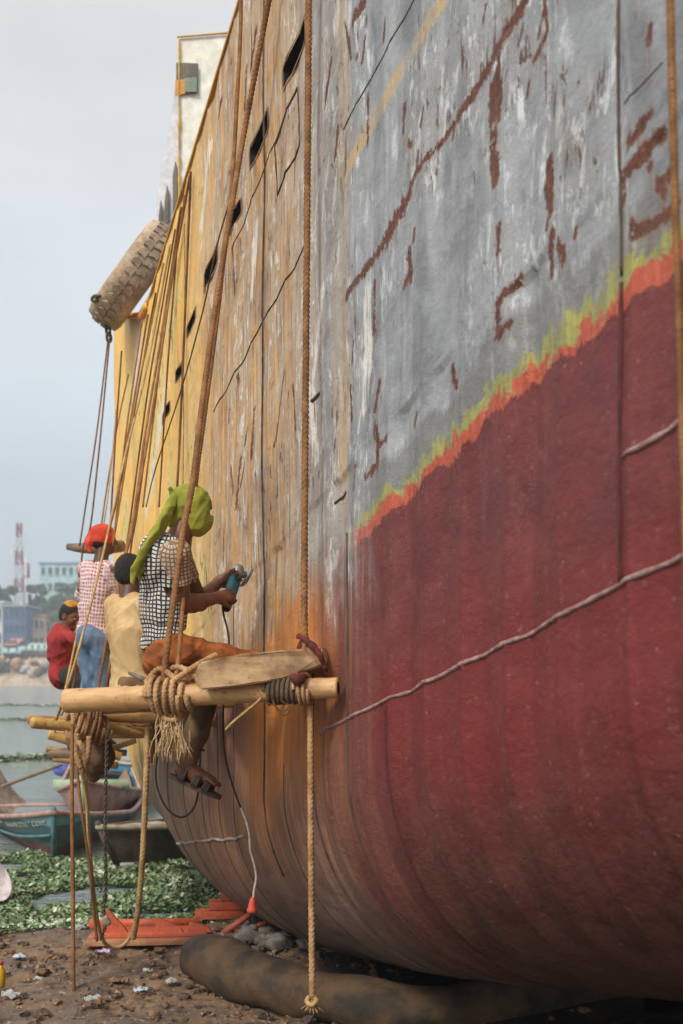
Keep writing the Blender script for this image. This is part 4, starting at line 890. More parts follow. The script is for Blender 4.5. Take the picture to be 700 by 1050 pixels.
M_TYRE = pm('tyre_rubber', lin(184, 162, 136), lin(150, 130, 108), 5, .85, .6, c3=lin(190, 160, 120)); M_TREAD = pm('tyre_tread', lin(170, 150, 126), lin(132, 114, 96), 8, .85, .6)
def tyre(c, axis, r, w_, label, chain=True):
    c = np.array(c, float); o = thing('tyre_fender', label, 'tyre', c, 'tyre fenders at the stern')
    pr = [(r * .55, -w_ * .40), (r * .62, -w_ * .5), (r * .84, -w_ * .52), (r * .95, -w_ * .46), (r * .985, -w_ * .3), (r, 0), (r * .985, w_ * .3), (r * .95, w_ * .46), (r * .84, w_ * .52), (r * .62, w_ * .5), (r * .55, w_ * .4), (r * .5, w_ * .25), (r * .5, -w_ * .25), (r * .55, -w_ * .40)]
    V_, F_ = lathe(pr, c, axis, 64); link('casing', V_, F_[:-2], M_TYRE, o)
    ax = np.array(axis, float); ax /= np.linalg.norm(ax); u = np.cross(ax, (0, 0, 1.)); u /= np.linalg.norm(u); v2 = np.cross(ax, u); lug = []
    for i in range(34):
        for sd in (-1, 1):
            a = (i + (.5 if sd > 0 else 0)) / 34 * 2 * math.pi; d = math.cos(a) * u + math.sin(a) * v2; t_ = -math.sin(a) * u + math.cos(a) * v2; b0 = c + d * r * .985
            pts = []
            for (q, s2) in ((.02, -.5), (.16, -.62), (.27, -.25), (.27, .30), (.15, .2), (.02, .45)): pts.append(b0 + ax * sd * w_ * q + t_ * s2 * 2 * math.pi * r / 34 * .8 - d * abs(q) ** 3 * r * .3)
            lug.append(prism(pts, d, r * .04))
    link('tread', *merge(*lug), M_TREAD, o, smooth=False); return o
tc = P(138, 283, 10.5); t1 = tyre(tc, (.80, .32, -.58), .52, .31, 'large worn tractor tyre hung on edge over the stern rail')
tyre(P(166, 306, 11.6), (.85, .3, -.5), .34, .24, 'smaller dusty tyre tucked behind the large tyre at the rail')
M_CHAIN = pm('chain_rust', lin(96, 82, 66), lin(66, 54, 44), 12, .7, .4)
def chain(pts, r, name, label, par=None):
    p = resample(smooth_path(pts), r * 4.2); parts = []; T, N, B = frames(p)
    for i in range(len(p)):
        s1, s2 = (N[i], B[i]) if i % 2 else (B[i], N[i]); an = np.linspace(0, 2 * math.pi, 13); ring = np.array([p[i] + T[i] * math.cos(a) * r * 3.1 + s1 * math.sin(a) * r * 1.9 for a in an]); parts.append(tube(ring, r, 6, cap=False))
    o = link(name, *merge(*parts), M_CHAIN, loc=p[0]); return tag(o, label, 'chain')
chain([P(98, 306, 10.2), P(110, 303, 10.15), P(125, 308, 10.2), P(118, 318, 10.3), P(111, 330, 10.4), P(112, 346, 10.45)], .013, 'chain', 'rusty chain slung round the lower end of the large tyre')

# ------------------------------------------------------------------ hanging scaffolds
def bamboo_mat(name, a, b, d):
    n = NB(name); v = n.coord(); x = n.noise(n.mapping(v, (1, 6, 6)), 3.2, 6, .62); y = n.noise(v, 24, 5, .65)
    c = n.mix(n.step(x, .36, .64), lin(*a), lin(*b)); c = n.mix(n.step(y, .58, .72), c, lin(*d)); c = n.mix(n.step(n.noise(v, 3, 5, .6), .54, .68, 0, .65), c, lin(*d))
    n.bump(n.math('ADD', x, n.math('MULTIPLY', y, .4)), .3, .006); return n.done(c, .52, 0, .4)
M_BAM = bamboo_mat('bamboo', (198, 160, 110), (172, 128, 80), (116, 84, 54)); M_BAM2 = bamboo_mat('bamboo_old', (168, 128, 74), (140, 100, 58), (84, 60, 40))
M_BAM3 = bamboo_mat('bamboo_yellow', (190, 152, 88), (166, 128, 72), (120, 84, 44))
M_PLNK = bamboo_mat('plank_wood', (196, 164, 122), (164, 128, 88), (104, 78, 58)); M_PLNKD = bamboo_mat('plank_dark', (128, 104, 82), (100, 80, 62), (60, 48, 40))
def rope_mat(name, a, b):
    n = NB(name); v = n.coord(); x = n.noise(v, 9, 5, .6); y = n.noise(v, 120, 3, .6); c = n.mix(n.step(x, .35, .65), lin(*a), lin(*b)); c = n.mix(n.step(y, .5, .75), c, lin(*[int(q * .6) for q in b])); n.bump(y, .6, .004); return n.done(c, .85, 0, .2)
M_ROPE = rope_mat('rope_tan', (186, 148, 106), (150, 114, 76)); M_ROPEO = rope_mat('rope_rusty', (150, 106, 66), (116, 80, 50)); M_ROPEY = rope_mat('rope_straw', (190, 160, 110), (158, 126, 82)); M_ROPEB = rope_mat('rope_brown', (120, 82, 50), (86, 58, 36)); M_ROPED = rope_mat('lashing_dark', (112, 92, 74), (80, 64, 52)); M_FRAY = rope_mat('fray', (214, 186, 140), (180, 146, 100))

def pole(parent, a, b, ra, rb, m, nodes=5, name='bamboo_pole', bend=.0):
    a, b = np.array(a, float), np.array(b, float); k = 60; t = np.linspace(0, 1, k); pts = a + (b - a) * t[:, None]; pts[:, 2] += bend * np.sin(np.pi * t)
    r_ = ra + (rb - ra) * t
    for q in np.linspace(.06, .94, nodes): r_ = r_ * (1 + .075 * np.exp(-((t - q) / .008) ** 2) - .04 * np.exp(-((t - q - .02) / .012) ** 2))
    pts = np.stack([np.interp(np.linspace(0, 1, 160), t, pts[:, i]) for i in range(3)], 1); r_ = np.interp(np.linspace(0, 1, 160), t, r_); r_[0] *= .8; r_[1] *= .93
    T, N, B = frames(pts); v, f = tube(pts, list(r_), 20); p = link(name, v, f, m, parent)
    v, f = tube(np.array([b - (b - a) / np.linalg.norm(b - a) * .02, b + (b - a) / np.linalg.norm(b - a) * .0012]), rb * .62, 12); link('hollow_end', v, f, M_DARK, p); return p  # near-black plug stands in for the shade inside the pole
def lashing(parent, a, b, r_in, r, turns, m, name='lashing', wob=.3, sq=1.0):
    """rope wound round a pole between a and b"""
    a, b = np.array(a, float), np.array(b, float); ax = (b - a) / np.linalg.norm(b - a); u = np.cross(ax, (0, 0, 1.)); u /= np.linalg.norm(u); v = np.cross(u, ax)
    t = np.linspace(0, 1, turns * 26); an = t * turns * 2 * math.pi; w_ = np.array([mnoise.noise(Vector((q * 9 + turns, 3, 1))) for q in t])
    pts = a + (b - a) * t[:, None] + (np.cos(an)[:, None] * u * 1 + np.sin(an)[:, None] * v * sq) * (r_in + r * .9 + r * wob * np.abs(w_))[:, None] + ax * (w_ * r * 1.3)[:, None]
    return link(name, *rope(pts, r, False), m, parent)

sc1 = thing('hanging_scaffold', 'nearest hanging scaffold with a thick pale bamboo beam, slab plank and rope lashings', 'scaffold', P(205, 712, 5.6), 'hanging scaffolds along the hull')
bL, bR = P(66, 719, 5.55), P(347, 705, 5.30); bdir = (bR - bL) / np.linalg.norm(bR - bL)
def onbeam(px): return bL + (bR - bL) * (px - 66) / (347 - 66)
pole(sc1, bL, bR, .058, .047, M_BAM, 6)
# the slab: thick rough sawn end towards the camera
fp = [P(205, 680, 5.22), P(232, 672.5, 5.25), P(263, 669.5, 5.29), P(300, 666, 5.34), P(330, 663.5, 5.38), P(332.5, 680, 5.38), P(320, 686.5, 5.36), P(290, 696, 5.31), P(250, 703, 5.26), P(206, 708, 5.22), P(199, 700, 5.21), P(201, 686, 5.21)]
bm = bmesh.new(); v0 = [bm.verts.new(q) for q in fp]; fce = bm.faces.new(v0); ext = bmesh.ops.extrude_face_region(bm, geom=[fce]); nv = [g for g in ext['geom'] if isinstance(g, bmesh.types.BMVert)]
bmesh.ops.translate(bm, verts=nv, vec=(.10, .62, .012)); bmesh.ops.recalc_face_normals(bm, faces=bm.faces[:]); bmesh.ops.bevel(bm, geom=bm.edges[:], offset=.007, segments=2, affect='EDGES')
bmesh.ops.subdivide_edges(bm, edges=bm.edges[:], cuts=3, use_grid_fill=True)
for q in bm.verts: q.co += Vector((0, 1, 0)) * .006 * mnoise.noise(q.co * 17) + Vector((0, 0, 1)) * .005 * mnoise.noise(q.co * 14 + Vector((3, 3, 3)))
Vp = np.array([q.co[:] for q in bm.verts]); Fp = [[q.index for q in f.verts] for f in bm.faces]; bm.free()
link('slab_plank', Vp, Fp, M_PLNK, sc1, smooth=False)
# walking plank from the near to the far beam (both men sit on it) and far beam
wp = [P(118, 704, 5.62), P(216, 702.5, 5.62)]; zt2 = wp[0][2]
link('seat_plank', *box((P(160, 704, 6.6)[0] - .03, 6.65, HC - .115), (.30, 2.1, .05), .0, bev=.006, jit=.003), M_PLNKD, sc1)
link('seat_plank', *box((P(205, 704, 6.3)[0] + .05, 6.35, HC - .117), (.22, 1.5, .045), .05, bev=.006, jit=.003), M_PLNKD, sc1)
pole(sc1, P(92, 726, 7.45), P(262, 718, 7.2), .045, .04, M_BAM2, 5)
lashing(sc1, onbeam(157), onbeam(199), .054, .0125, 6, M_ROPE); lashing(sc1, onbeam(163), onbeam(192), .074, .0115, 4, M_ROPE, wob=1.2)
for pts in ([(168, 690, 5.46), (182, 684, 5.42), (196, 690, 5.40), (212, 702, 5.40), (226, 712, 5.44)], [(150, 700, 5.5), (164, 686, 5.44), (180, 696, 5.40), (204, 716, 5.44)], [(176, 700, 5.40), (190, 690, 5.38), (206, 680, 5.40), (222, 672, 5.5)]):
    link('lashing_knot', *rope([P(*q) for q in pts], .013), M_ROPE, sc1)
lashing(sc1, onbeam(276), onbeam(318), .049, .0085, 9, M_ROPED, wob=1.0); lashing(sc1, onbeam(306), onbeam(320), .060, .0075, 3, M_ROPE, wob=1.0)
# frayed rope end under the knot
fr = []; c0 = P(177, 728, 5.46)
for i in range(150):
    a = RNG.normal(0, 1, 2) * (.024, .02); b = RNG.normal(0, 1, 2) * (.030, .024); ln = RNG.uniform(.16, .27); p0 = c0 + (a[0], a[1], .02); ph = RNG.uniform(0, 6, 2)
    t = np.linspace(0, 1, 9); pts = p0 + np.stack([b[0] * t + .010 * np.sin(t * 7 + ph[0]), b[1] * t + .008 * np.sin(t * 6 + ph[1]), -ln * t], 1); fr.append(tube(pts, .0021, 4))
link('frayed_end', *merge(*fr), M_FRAY, sc1)
link('lashing_knot', *rope([P(160, 722, 5.45), P(168, 735, 5.43), P(180, 738, 5.42), P(190, 728, 5.45)], .012), M_ROPE, sc1)
# red rag and packing at the hull end of the beam
M_RAG = pm('rag_red', lin(110, 40, 36), lin(70, 34, 32), 14, .85, .6, c3=lin(90, 40, 40))
Vr, Qr = SDF(.006).chain([P(306, 652, 5.45), P(314, 656, 5.42), P(322, 663, 5.36), P(329, 672, 5.34), P(333, 684, 5.36), P(335, 692, 5.38)], [.010, .015, .016, .012, .011, .008], .012).cap(P(312, 656, 5.5), P(308, 664, 5.5), .014, .016).mesh()
Vr = Vr + np.array([[.008 * mnoise.noise(Vector(q * 40)), .008 * mnoise.noise(Vector(q * 40 + 7)), .008 * mnoise.noise(Vector(q * 40 + 3))] for q in Vr])
tag(link('rag', Vr, Qr, M_RAG, loc=P(318, 660, 5.4)), 'twisted dark red rag tied round the rope at the slab end', 'rag')
Vr, Qr = SDF(.006).chain([P(300, 694, 5.27), P(306, 697, 5.26), P(311, 693, 5.28)], [.016, .024, .018], .02).mesh(); tag(link('rag', Vr, Qr, M_RAG, loc=P(306, 696, 5.27)), 'small red rag wedged between slab and bamboo beam', 'rag')
for pts in ([(268, 716, 5.3), (262, 722, 5.28), (252, 730, 5.27), (240, 740, 5.3), (232, 748, 5.35)],): tag(link('loose_twine', *rope([P(*q) for q in pts], .0065), M_ROPEY, loc=P(268, 716, 5.3)), 'loose stiff end of twine sticking out below the beam', 'twine')
tag(link('loose_twine', *merge(tube(smooth_path([P(272, 720, 5.28), P(282, 724, 5.27), P(290, 730, 5.27), P(296, 724, 5.28), (P(288, 718, 5.28))]), .003, 5), tube(smooth_path([P(280, 718, 5.28), P(286, 730, 5.27), P(294, 733, 5.27), P(299, 722, 5.28)]), .003, 5)), M_ROPEB, loc=P(272, 720, 5.28)), 'thin dark curls of twine under the dark lashing', 'twine')

sc2 = thing('hanging_scaffold', 'second hanging scaffold with two yellow bamboo poles and a bulky rope lashing', 'scaffold', P(95, 745, 7.6), 'hanging scaffolds along the hull')
pole(sc2, P(32, 741, 7.3), P(190, 755, 7.9), .036, .034, M_BAM3, 6); pole(sc2, P(29, 737.5, 7.55), P(150, 743, 7.9), .030, .030, M_BAM2, 5); pole(sc2, P(68, 731, 7.6), P(222, 738, 7.7), .05, .045, M_BAM2, 5)
a, b = P(70, 743, 7.35), P(110, 748, 7.5); lashing(sc2, a, b, .066, .0125, 7, M_ROPE, wob=1.2); lashing(sc2, P(76, 741, 7.4), P(107, 746, 7.45), .09, .012, 5, M_ROPEO, wob=1.6)
for pts in ([(72, 752, 7.3), (80, 760, 7.25), (88, 772, 7.25), (84, 786, 7.3)], [(80, 752, 7.25), (78, 770, 7.25), (83, 788, 7.25)], [(92, 755, 7.25), (90, 776, 7.25), (86, 792, 7.3)]): link('lashing_tail', *rope([P(*q) for q in pts], .017), M_ROPE, sc2)
link('foot_plank', *box((P(120, 745, 8.3)[0], 8.5, HC - .37), (.42, 1.7, .05), .0, bev=.006, jit=.003), M_PLNKD, sc2); pole(sc2, P(60, 752, 9.2), P(175, 752, 9.2), .04, .04, M_BAM2)
sc3 = thing('hanging_scaffold', 'lower hanging scaffold of thin bamboo poles under the standing worker', 'scaffold', P(90, 770, 9.4), 'hanging scaffolds along the hull')
pole(sc3, P(50, 753, 9.0), P(124, 776, 9.2), .036, .034, M_BAM3, 4); pole(sc3, P(55, 777, 9.6), P(121, 785, 9.6), .034, .03, M_BAM3, 4); pole(sc3, P(48, 769, 10.6), P(130, 772, 10.6), .034, .03, M_BAM2, 4)
link('foot_plank', *box((P(95, 770, 9.6)[0], 9.75, HC - .62), (.34, 1.9, .05), .0, bev=.006, jit=.003), M_PLNKD, sc3)
lashing(sc3, P(72, 759, 9.05), P(92, 766, 9.1), .04, .014, 5, M_ROPEO, wob=1.2)
M_SACK = pm('sacking', lin(112, 82, 58), lin(78, 58, 44), 9, .9, .6)
s_ = SDF(.012).chain([P(84, 752, 8.4), P(94, 762, 8.35), P(100, 776, 8.35), P(96, 795, 8.4)], [.07, .12, .12, .06], .05).cap(P(74, 760, 8.4), P(84, 782, 8.4), .05, .05, .05); s_.noise = lambda p: fold(p, .010, 55, 4, (0, 0, 1)); Vr, Qr = s_.mesh(); tag(link('sack', Vr, Qr, M_SACK, loc=P(92, 760, 8.4)), 'brown sacking bundle hanging under the second scaffold', 'sack')
# wooden beam stub standing out behind the red head cloth
v_, f_ = tube(resample([P(70, 560.5, 10.4), P(82, 562, 10.35), P(104, 562, 10.3), P(125, 560, 10.5)], .05), [.03, .05, .06, .055], 10); tag(link('timber_stub', v_, f_, M_PLNKD, loc=P(70, 560, 10.4)), 'short brown timber sticking out behind the red head cloth', 'timber')
v_, f_ = tube(smooth_path([P(133, 690, 5.9), P(146, 696, 5.75), P(158, 701, 5.65)]), [.008, .016, .012], 8); tag(link('scraper', v_ * 1.0, f_, pm('scraper_steel', lin(120, 104, 84), lin(84, 72, 60), 8, .5, .3), loc=P(146, 696, 5.75)), 'grey flat scraper lying on the plank behind the beam', 'scraper')

# ------------------------------------------------------------------ ropes
def R(pts, r, m, label, laid=True, group='ropes hanging from the ship', name='hanging_rope', smooth=True):
    if not laid and group == 'ropes hanging from the ship': r *= .8
    q = [P(x, y, min(d, A0 / ((x - 350) / F - DX) - .10 if x > 112 else d)) for x, y, d in pts]
    if laid: v, f = rope(q, r, smooth)
    else: v, f = tube(resample(smooth_path(q), .03), r, 8)
    return tag(link(name, v, f, m, loc=q[0]), label, 'rope', group)
R([(281, -30, 6.15), (275, 6, 6.2), (262, 75, 6.3), (250, 140, 6.4), (239, 205, 6.3), (222, 310, 6.1), (207, 420, 5.9), (198, 495, 5.75), (188, 545, 5.6), (178, 620, 5.48), (171, 670, 5.42), (168, 700, 5.42)], .0140, M_ROPEO, 'thick rusty brown rope running from above past the green head cloth to the beam knot')
R([(247, -30, 6.7), (247, 30, 6.7), (243, 110, 6.6), (238, 190, 6.45), (225, 310, 6.2), (213, 405, 6.05), (203, 480, 6.0), (196, 545, 6.05), (188, 620, 5.9), (183, 680, 5.6), (178, 706, 5.45)], .0105, M_ROPEO, 'second rusty rope joining the thick rope behind the green head cloth')
R([(317, -30, 5.55), (316.5, 80, 5.55), (315, 260, 5.53), (313.5, 440, 5.5), (312.5, 600, 5.47), (313, 660, 5.44), (315, 690, 5.40)], .0145, M_ROPEO, 'straight rusty rope hanging over the hull down to the red rag')
R([(318, 700, 5.37), (318.5, 740, 5.36), (319, 850, 5.36), (320, 960, 5.36), (320.5, 1022, 5.36)], .0135, M_ROPE, 'straw coloured rope hanging free below the beam with a knotted end', name='hanging_rope')
kn = bpy.data.objects[-1] if False else None
c = P(320, 1026, 5.36); parts = [rope([c + (0, 0, .02), c + (.022, -.01, .005), c + (.0, -.03, -.012), c + (-.022, .0, 0), c + (0, .024, .012), c + (.012, 0, -.03)], .010)]
for i in range(40): d = RNG.normal(0, .012, 2); parts.append(tube(np.array([c + (0, 0, -.01), c + (d[0], d[1], -.028), c + (d[0] * 1.8, d[1] * 1.8, -.045)]), .0022, 4))
hr = [o for o in COL.objects if o.name.startswith('hanging_rope')][-1]; link('rope_knot', *merge(*parts), M_ROPEY, hr)
R([(686, -40, 2.72), (688, 60, 2.72), (691, 180, 2.71), (695, 300, 2.70), (699, 430, 2.70), (704, 600, 2.70), (708, 900, 2.70)], .0085, M_ROPEO, 'brown rope hanging down the grey plates at the right border')
# ropes from the after rail to the scaffolds
M_R1, M_R2 = M_ROPEO, M_ROPEB
R([(196, 176, 9.0), (191, 300, 8.7), (186, 420, 8.4), (182, 500, 8.2), (178, 560, 8.0)], .011, M_R2, 'thin dark rope hanging from the bulwark post down behind the green head cloth', False)
R([(195, 180, 9.0), (176, 290, 8.6), (160, 400, 8.2), (142, 505, 7.8), (125, 585, 7.5), (112, 645, 7.3), (101, 706, 7.2), (96, 738, 7.2)], .0125, M_ROPEO, 'long slanting rope from the bulwark post to the bulky lashing of the second scaffold', False)
R([(186, 212, 9.4), (168, 330, 8.8), (150, 440, 8.2), (136, 540, 7.6), (124, 590, 7.4), (118, 650, 7.3), (110, 700, 7.25), (104, 735, 7.25)], .0115, M_ROPEO, 'rope slanting close beside the dark haired man to the second scaffold', False)
R([(175, 250, 9.8), (152, 372, 9.0), (128, 470, 8.2), (108, 560, 7.6), (92, 625, 7.2), (74, 690, 7.0), (58, 738, 7.2)], .0105, M_ROPEY, 'pale rope slanting across the plaid shirt to the yellow pole ends', False)
R([(160, 300, 10.2), (142, 400, 9.6), (124, 495, 9.0), (112, 545, 8.8)], .010, M_R2, 'thin rope crossing the ochre plates to the red head cloth', False)
R([(152, 322, 10.3), (136, 420, 10.1), (120, 505, 9.9), (103, 590, 9.7), (98, 700, 9.6), (97, 765, 9.5)], .010, M_ROPEO, 'thin rope from the orange capped rail to the lower scaffold', False)
R([(132, 384, 10.7), (120, 440, 10.5), (110, 500, 10.3), (104, 540, 10.2)], .009, M_ROPEO, 'thin rope down the white worn patch at the stern', False)
R([(113, 345, 10.4), (106, 420, 10.2), (100, 480, 10.0), (93, 540, 9.9), (85, 565, 9.9), (80, 640, 9.9), (76, 700, 9.9), (60, 742, 9.6)], .0095, M_R2, 'thin rope from the chain of the large tyre against the sky', False)
R([(111, 350, 10.5), (100, 440, 10.3), (88, 520, 10.1), (82, 560, 10.0)], .009, M_R2, 'outermost thin rope against the sky beside the stern', False)
R([(120, 420, 10.4), (112, 500, 10.2), (104, 555, 10.1)], .009, M_ROPEY, 'short thin rope in front of the stern edge above the timber stub', False)
R([(147, 480, 8.6), (140, 530, 8.5), (134, 566, 8.45), (128, 640, 8.4), (124, 715, 8.4)], .010, M_ROPEO, 'rope coming down just behind the dark haired head', False)
R([(79, 652, 9.5), (71, 690, 9.2), (60, 738, 9.0), (56, 752, 9.0)], .011, M_ROPEY, 'straw rope held in the hands of the red shirt worker', False)
R([(236, 205, 6.9), (222, 255, 7.0), (208, 320, 7.4), (186, 400, 8.0), (160, 480, 8.5), (150, 520, 8.6)], .006, M_R2, 'fine dark line crossing the freeing ports', False)
for k_, (xa, ya, xb, yb, yc) in enumerate(((190, 200, 166, 360, 520), (180, 235, 152, 400, 560), (168, 270, 140, 410, 560), (184, 225, 172, 380, 520), (146, 330, 130, 440, 560), (125, 360, 118, 460, 545))):
    words = ['from below the bulwark post', 'starting a hand below the first slanting ropes', 'over the golden plates beside the tyre', 'close left of the dark straight rope', 'from the orange capped rail to the plaid shirt', 'down the very edge of the stern'][k_]
    R([(xa, ya, 8.9), ((xa + xb) / 2, (ya + yb) / 2, 8.8), (xb, yb, 8.6), (xb - (xa - xb) * (yc - yb) / (yb - ya) * .8, yc, 8.4)], .0085, (M_ROPEO, M_ROPEB)[k_ % 2], 'very thin rope fanning down ' + words, False)
# ropes and lines hanging below the scaffolds
R([(74.5, 742, 7.15), (74, 800, 7.1), (75, 900, 7.1), (75.5, 985, 7.1), (76, 1040, 7.1)], .0125, M_ROPEO, 'brown rope hanging straight down to the mud from the bulky lashing', False, 'ropes hanging below the scaffolds')
R([(84, 788, 7.25), (90, 830, 7.3), (93, 880, 7.4), (98, 930, 7.6), (105, 962, 7.8), (116, 972, 7.9), (130, 966, 7.95), (139, 945, 7.9), (144, 905, 7.8), (149, 850, 7.7), (151, 790, 7.6), (153, 742, 7.5)], .0115, M_ROPEY, 'slack rope hanging in a long loop over the orange tray', True, 'ropes hanging below the scaffolds')
R([(79, 786, 7.2), (84, 830, 7.2), (91, 880, 7.2), (96, 930, 7.25), (100, 965, 7.3)], .009, M_ROPEO, 'thin rope beside the slack loop hanging from the lashing tails', False, 'ropes hanging below the scaffolds')
R([(89, 795, 7.3), (90, 850, 7.3), (94, 900, 7.35), (99, 950, 7.5)], .008, M_ROPEY, 'thin straw line close behind the slack loop', False, 'ropes hanging below the scaffolds')
R([(152, 745, 7.3), (150, 800, 7.3), (147, 870, 7.35), (142, 930, 7.5), (137, 962, 7.6)], .017, M_ROPEY, 'thicker straw rope hanging in front of the hull stern to the tray', True, 'ropes hanging below the scaffolds')
chain([P(110, 752, 7.2), P(109, 800, 7.2), P(108, 860, 7.2), P(109, 905, 7.25), P(107, 935, 7.3), P(110, 945, 7.3), P(104, 962, 7.3)], .0045, 'chain', 'thin dark chain hanging from the second scaffold over the water plants')
c = P(109, 943, 7.3); Vr, Qr = SDF(.006).ell(c, (.02, .02, .03)).ell(c + (.016, 0, -.02), (.018, .018, .018)).ell(c + (-.014, 0, -.03), (.014, .014, .02)).mesh(); tag(link('rag_knot', Vr, Qr, M_TREAD, loc=c), 'dark knotted lump tied in the thin chain', 'knot')
R([(158, 742, 6.3), (157, 760, 6.3), (157, 782, 6.3)], .012, M_ROPEB, 'short brown strap hanging beside the frayed rope end', False, 'ropes hanging below the scaffolds')
# cables
M_CAB = pm('cable_black', lin(44, 36, 32), lin(60, 48, 40), 20, .6, .1); M_CABW = pm('cable_pale', lin(190, 176, 160), lin(150, 130, 116), 20, .6, .1)
def cable(pts, r, m, label): v, f = tube(resample(smooth_path([P(*p) for p in pts]), .015), r, 8); return tag(link('power_cable', v, f, m, loc=P(*pts[0])), label, 'cable')
cable([(228.5, 623, 6.37), (230, 632, 6.36), (233, 643, 6.3), (235, 655, 6.2), (234.5, 668, 6.1), (233, 690, 5.95), (230, 715, 5.85), (229, 745, 5.85), (231, 775, 5.85), (238, 803, 5.85), (247, 828, 5.85)], .0055, M_CAB, 'black power cable hanging from the grinder past the slab')
pc = cable([(247, 828, 5.85), (252, 840, 5.85), (256, 856, 5.86), (257, 872, 5.87), (261, 886, 5.88), (263, 900, 5.88), (261, 912, 5.88), (260, 922, 5.88)], .0058, M_CABW, 'pale end of cable with an orange plug hanging before the hull')
c = P(259.5, 920, 5.88); link('plug', *lathe([(.008, 0), (.014, .012), (.018, .03), (.022, .055), (.026, .062), (.026, .075), (.01, .078)], c, (-.06, 0, -1), 16), pm('plug_orange', lin(214, 86, 54), lin(190, 70, 46), 10, .5, .1), pc)
for dx in (-.008, .008): link('pin', *tube(np.array([c + (dx - .004, 0, -.077), c + (dx - .005, 0, -.094)]), .0025, 6), M_CHAIN, pc)
cable([(163, 745, 6.25), (162, 770, 6.25), (160, 795, 6.25), (164, 815, 6.25), (174, 832, 6.25), (187, 838, 6.25), (198, 830, 6.25), (203, 815, 6.2), (205, 790, 6.15), (206, 760, 6.1)], .0055, M_CAB, 'black cable hanging in a loop round the sandalled foot')
# ------------------------------------------------------------------ people
def unit(v): v = np.asarray(v, float); return v / np.linalg.norm(v)
def skin_mat(name, a, b):
    n = NB(name); v = n.coord(); x = n.noise(v, 14, 5, .6); y = n.noise(v, 120, 4, .6); c = n.mix(n.step(x, .35, .65), lin(*a), lin(*b)); n.bump(y, .2, .002); n.b.inputs['Subsurface Weight'].default_value = .05; return n.done(c, .5, 0, .4)
M_SKIN = skin_mat('skin_brown', (116, 72, 48), (96, 56, 36)); M_SKIN2 = skin_mat('skin_dark', (92, 58, 42), (74, 46, 34))
def cloth(name, a, b, scale=7, dust=None, bump=.25, rough=.85):
    n = NB(name); v = n.coord(); x = n.noise(v, scale, 5, .6); w_ = n.noise(v, 220, 2, .5); c = n.mix(n.step(x, .35, .65), lin(*a), lin(*b))
    if dust: c = n.mix(n.step(n.noise(v, 4, 6, .65), .52, .70, 0, .8), c, lin(*dust))
    n.bump(n.math('ADD', n.math('MULTIPLY', x, .4), w_), bump, .003); return n.done(c, rough, 0, .2)
def check_mat(name, ground, line, cell, duty, dust=None, both=None, tintw=.5):
    n = NB(name); at_ = n.n('ShaderNodeAttribute', attribute_name='wrap'); s_ = n.n('ShaderNodeSeparateXYZ'); n.l(at_.outputs['Vector'], s_.inputs[0])
    fu = n.math('FRACT', n.math('DIVIDE', s_.outputs[0], cell)); fv = n.math('FRACT', n.math('DIVIDE', s_.outputs[1], cell))
    a, b = n.step(fu, duty, duty + .08, 1, 0), n.step(fv, duty, duty + .08, 1, 0)
    if both is None: c = n.mix(n.math('MULTIPLY', a, b), lin(*ground), lin(*line))
    else: c = n.mix(n.math('MULTIPLY', n.math('ADD', a, b), .5), lin(*ground), lin(*both)); c = n.mix(n.math('MULTIPLY', a, b), c, lin(*line))
    v = n.coord(); x = n.noise(v, 5, 6, .65)
    if dust: c = n.mix(n.math('MULTIPLY', n.math('MAXIMUM', n.step(x, .5, .68), s_.outputs[2]), tintw), c, lin(*dust))  # tint in random patches and evenly over the sleeves
    n.bump(n.noise(v, 200, 2, .5), .2, .003); return n.done(c, .85, 0, .2)

def hand(S, w_, d, nrm, side, curl=(.5, .9, .7), k=1.0, spread=.12, thumb_in=.5):
    """w_: wrist, d: towards the knuckles, nrm: out of the palm, side: +1 thumb on the cross(d, nrm) side"""
    d = unit(d); nrm = unit(nrm - d * np.dot(nrm, d)); lt = np.cross(d, nrm) * side
    S.cap(w_, w_ + d * .03 * k, .026 * k, .026 * k, .02)
    for q in (-.024, -.008, .009, .026): S.cap(w_ + d * .02 * k + lt * q * .7 * k, w_ + d * .085 * k + lt * q * k, .0165 * k, .0135 * k, .012)
    for q, ln, rr in ((.029, .92, .0088), (.010, 1.0, .0092), (-.010, .95, .0088), (-.028, .78, .0078)):
        p = w_ + d * .088 * k + lt * q * k; a = 0.0; dd = d
        for j, L_ in enumerate((.043, .027, .021)):
            a += curl[j]; dd = d * math.cos(a) + nrm * math.sin(a) + lt * q * spread * (1 - j * .3) / .03
            dd = unit(dd); p2 = p + dd * L_ * ln * k; S.cap(p, p2, rr * k * (1.08 - .1 * j), rr * k * (1 - .12 * j), .004); p = p2
    p = w_ + d * .028 * k + lt * .03 * k; t1 = unit(d * .7 + lt * .55 + nrm * (.3 + .3 * thumb_in)); p2 = p + t1 * .042 * k; t2 = unit(d * .8 + lt * (.3 - .5 * thumb_in) + nrm * (.4 + .5 * thumb_in)); p3 = p2 + t2 * .03 * k; t3 = unit(d * .7 - lt * .4 * thumb_in + nrm * .8); p4 = p3 + t3 * .024 * k
    S.cap(p - d * .01, p2, .0155 * k, .0115 * k, .01); S.cap(p2, p3, .0112 * k, .0102 * k, .004); S.cap(p3, p4, .0102 * k, .0085 * k, .004)

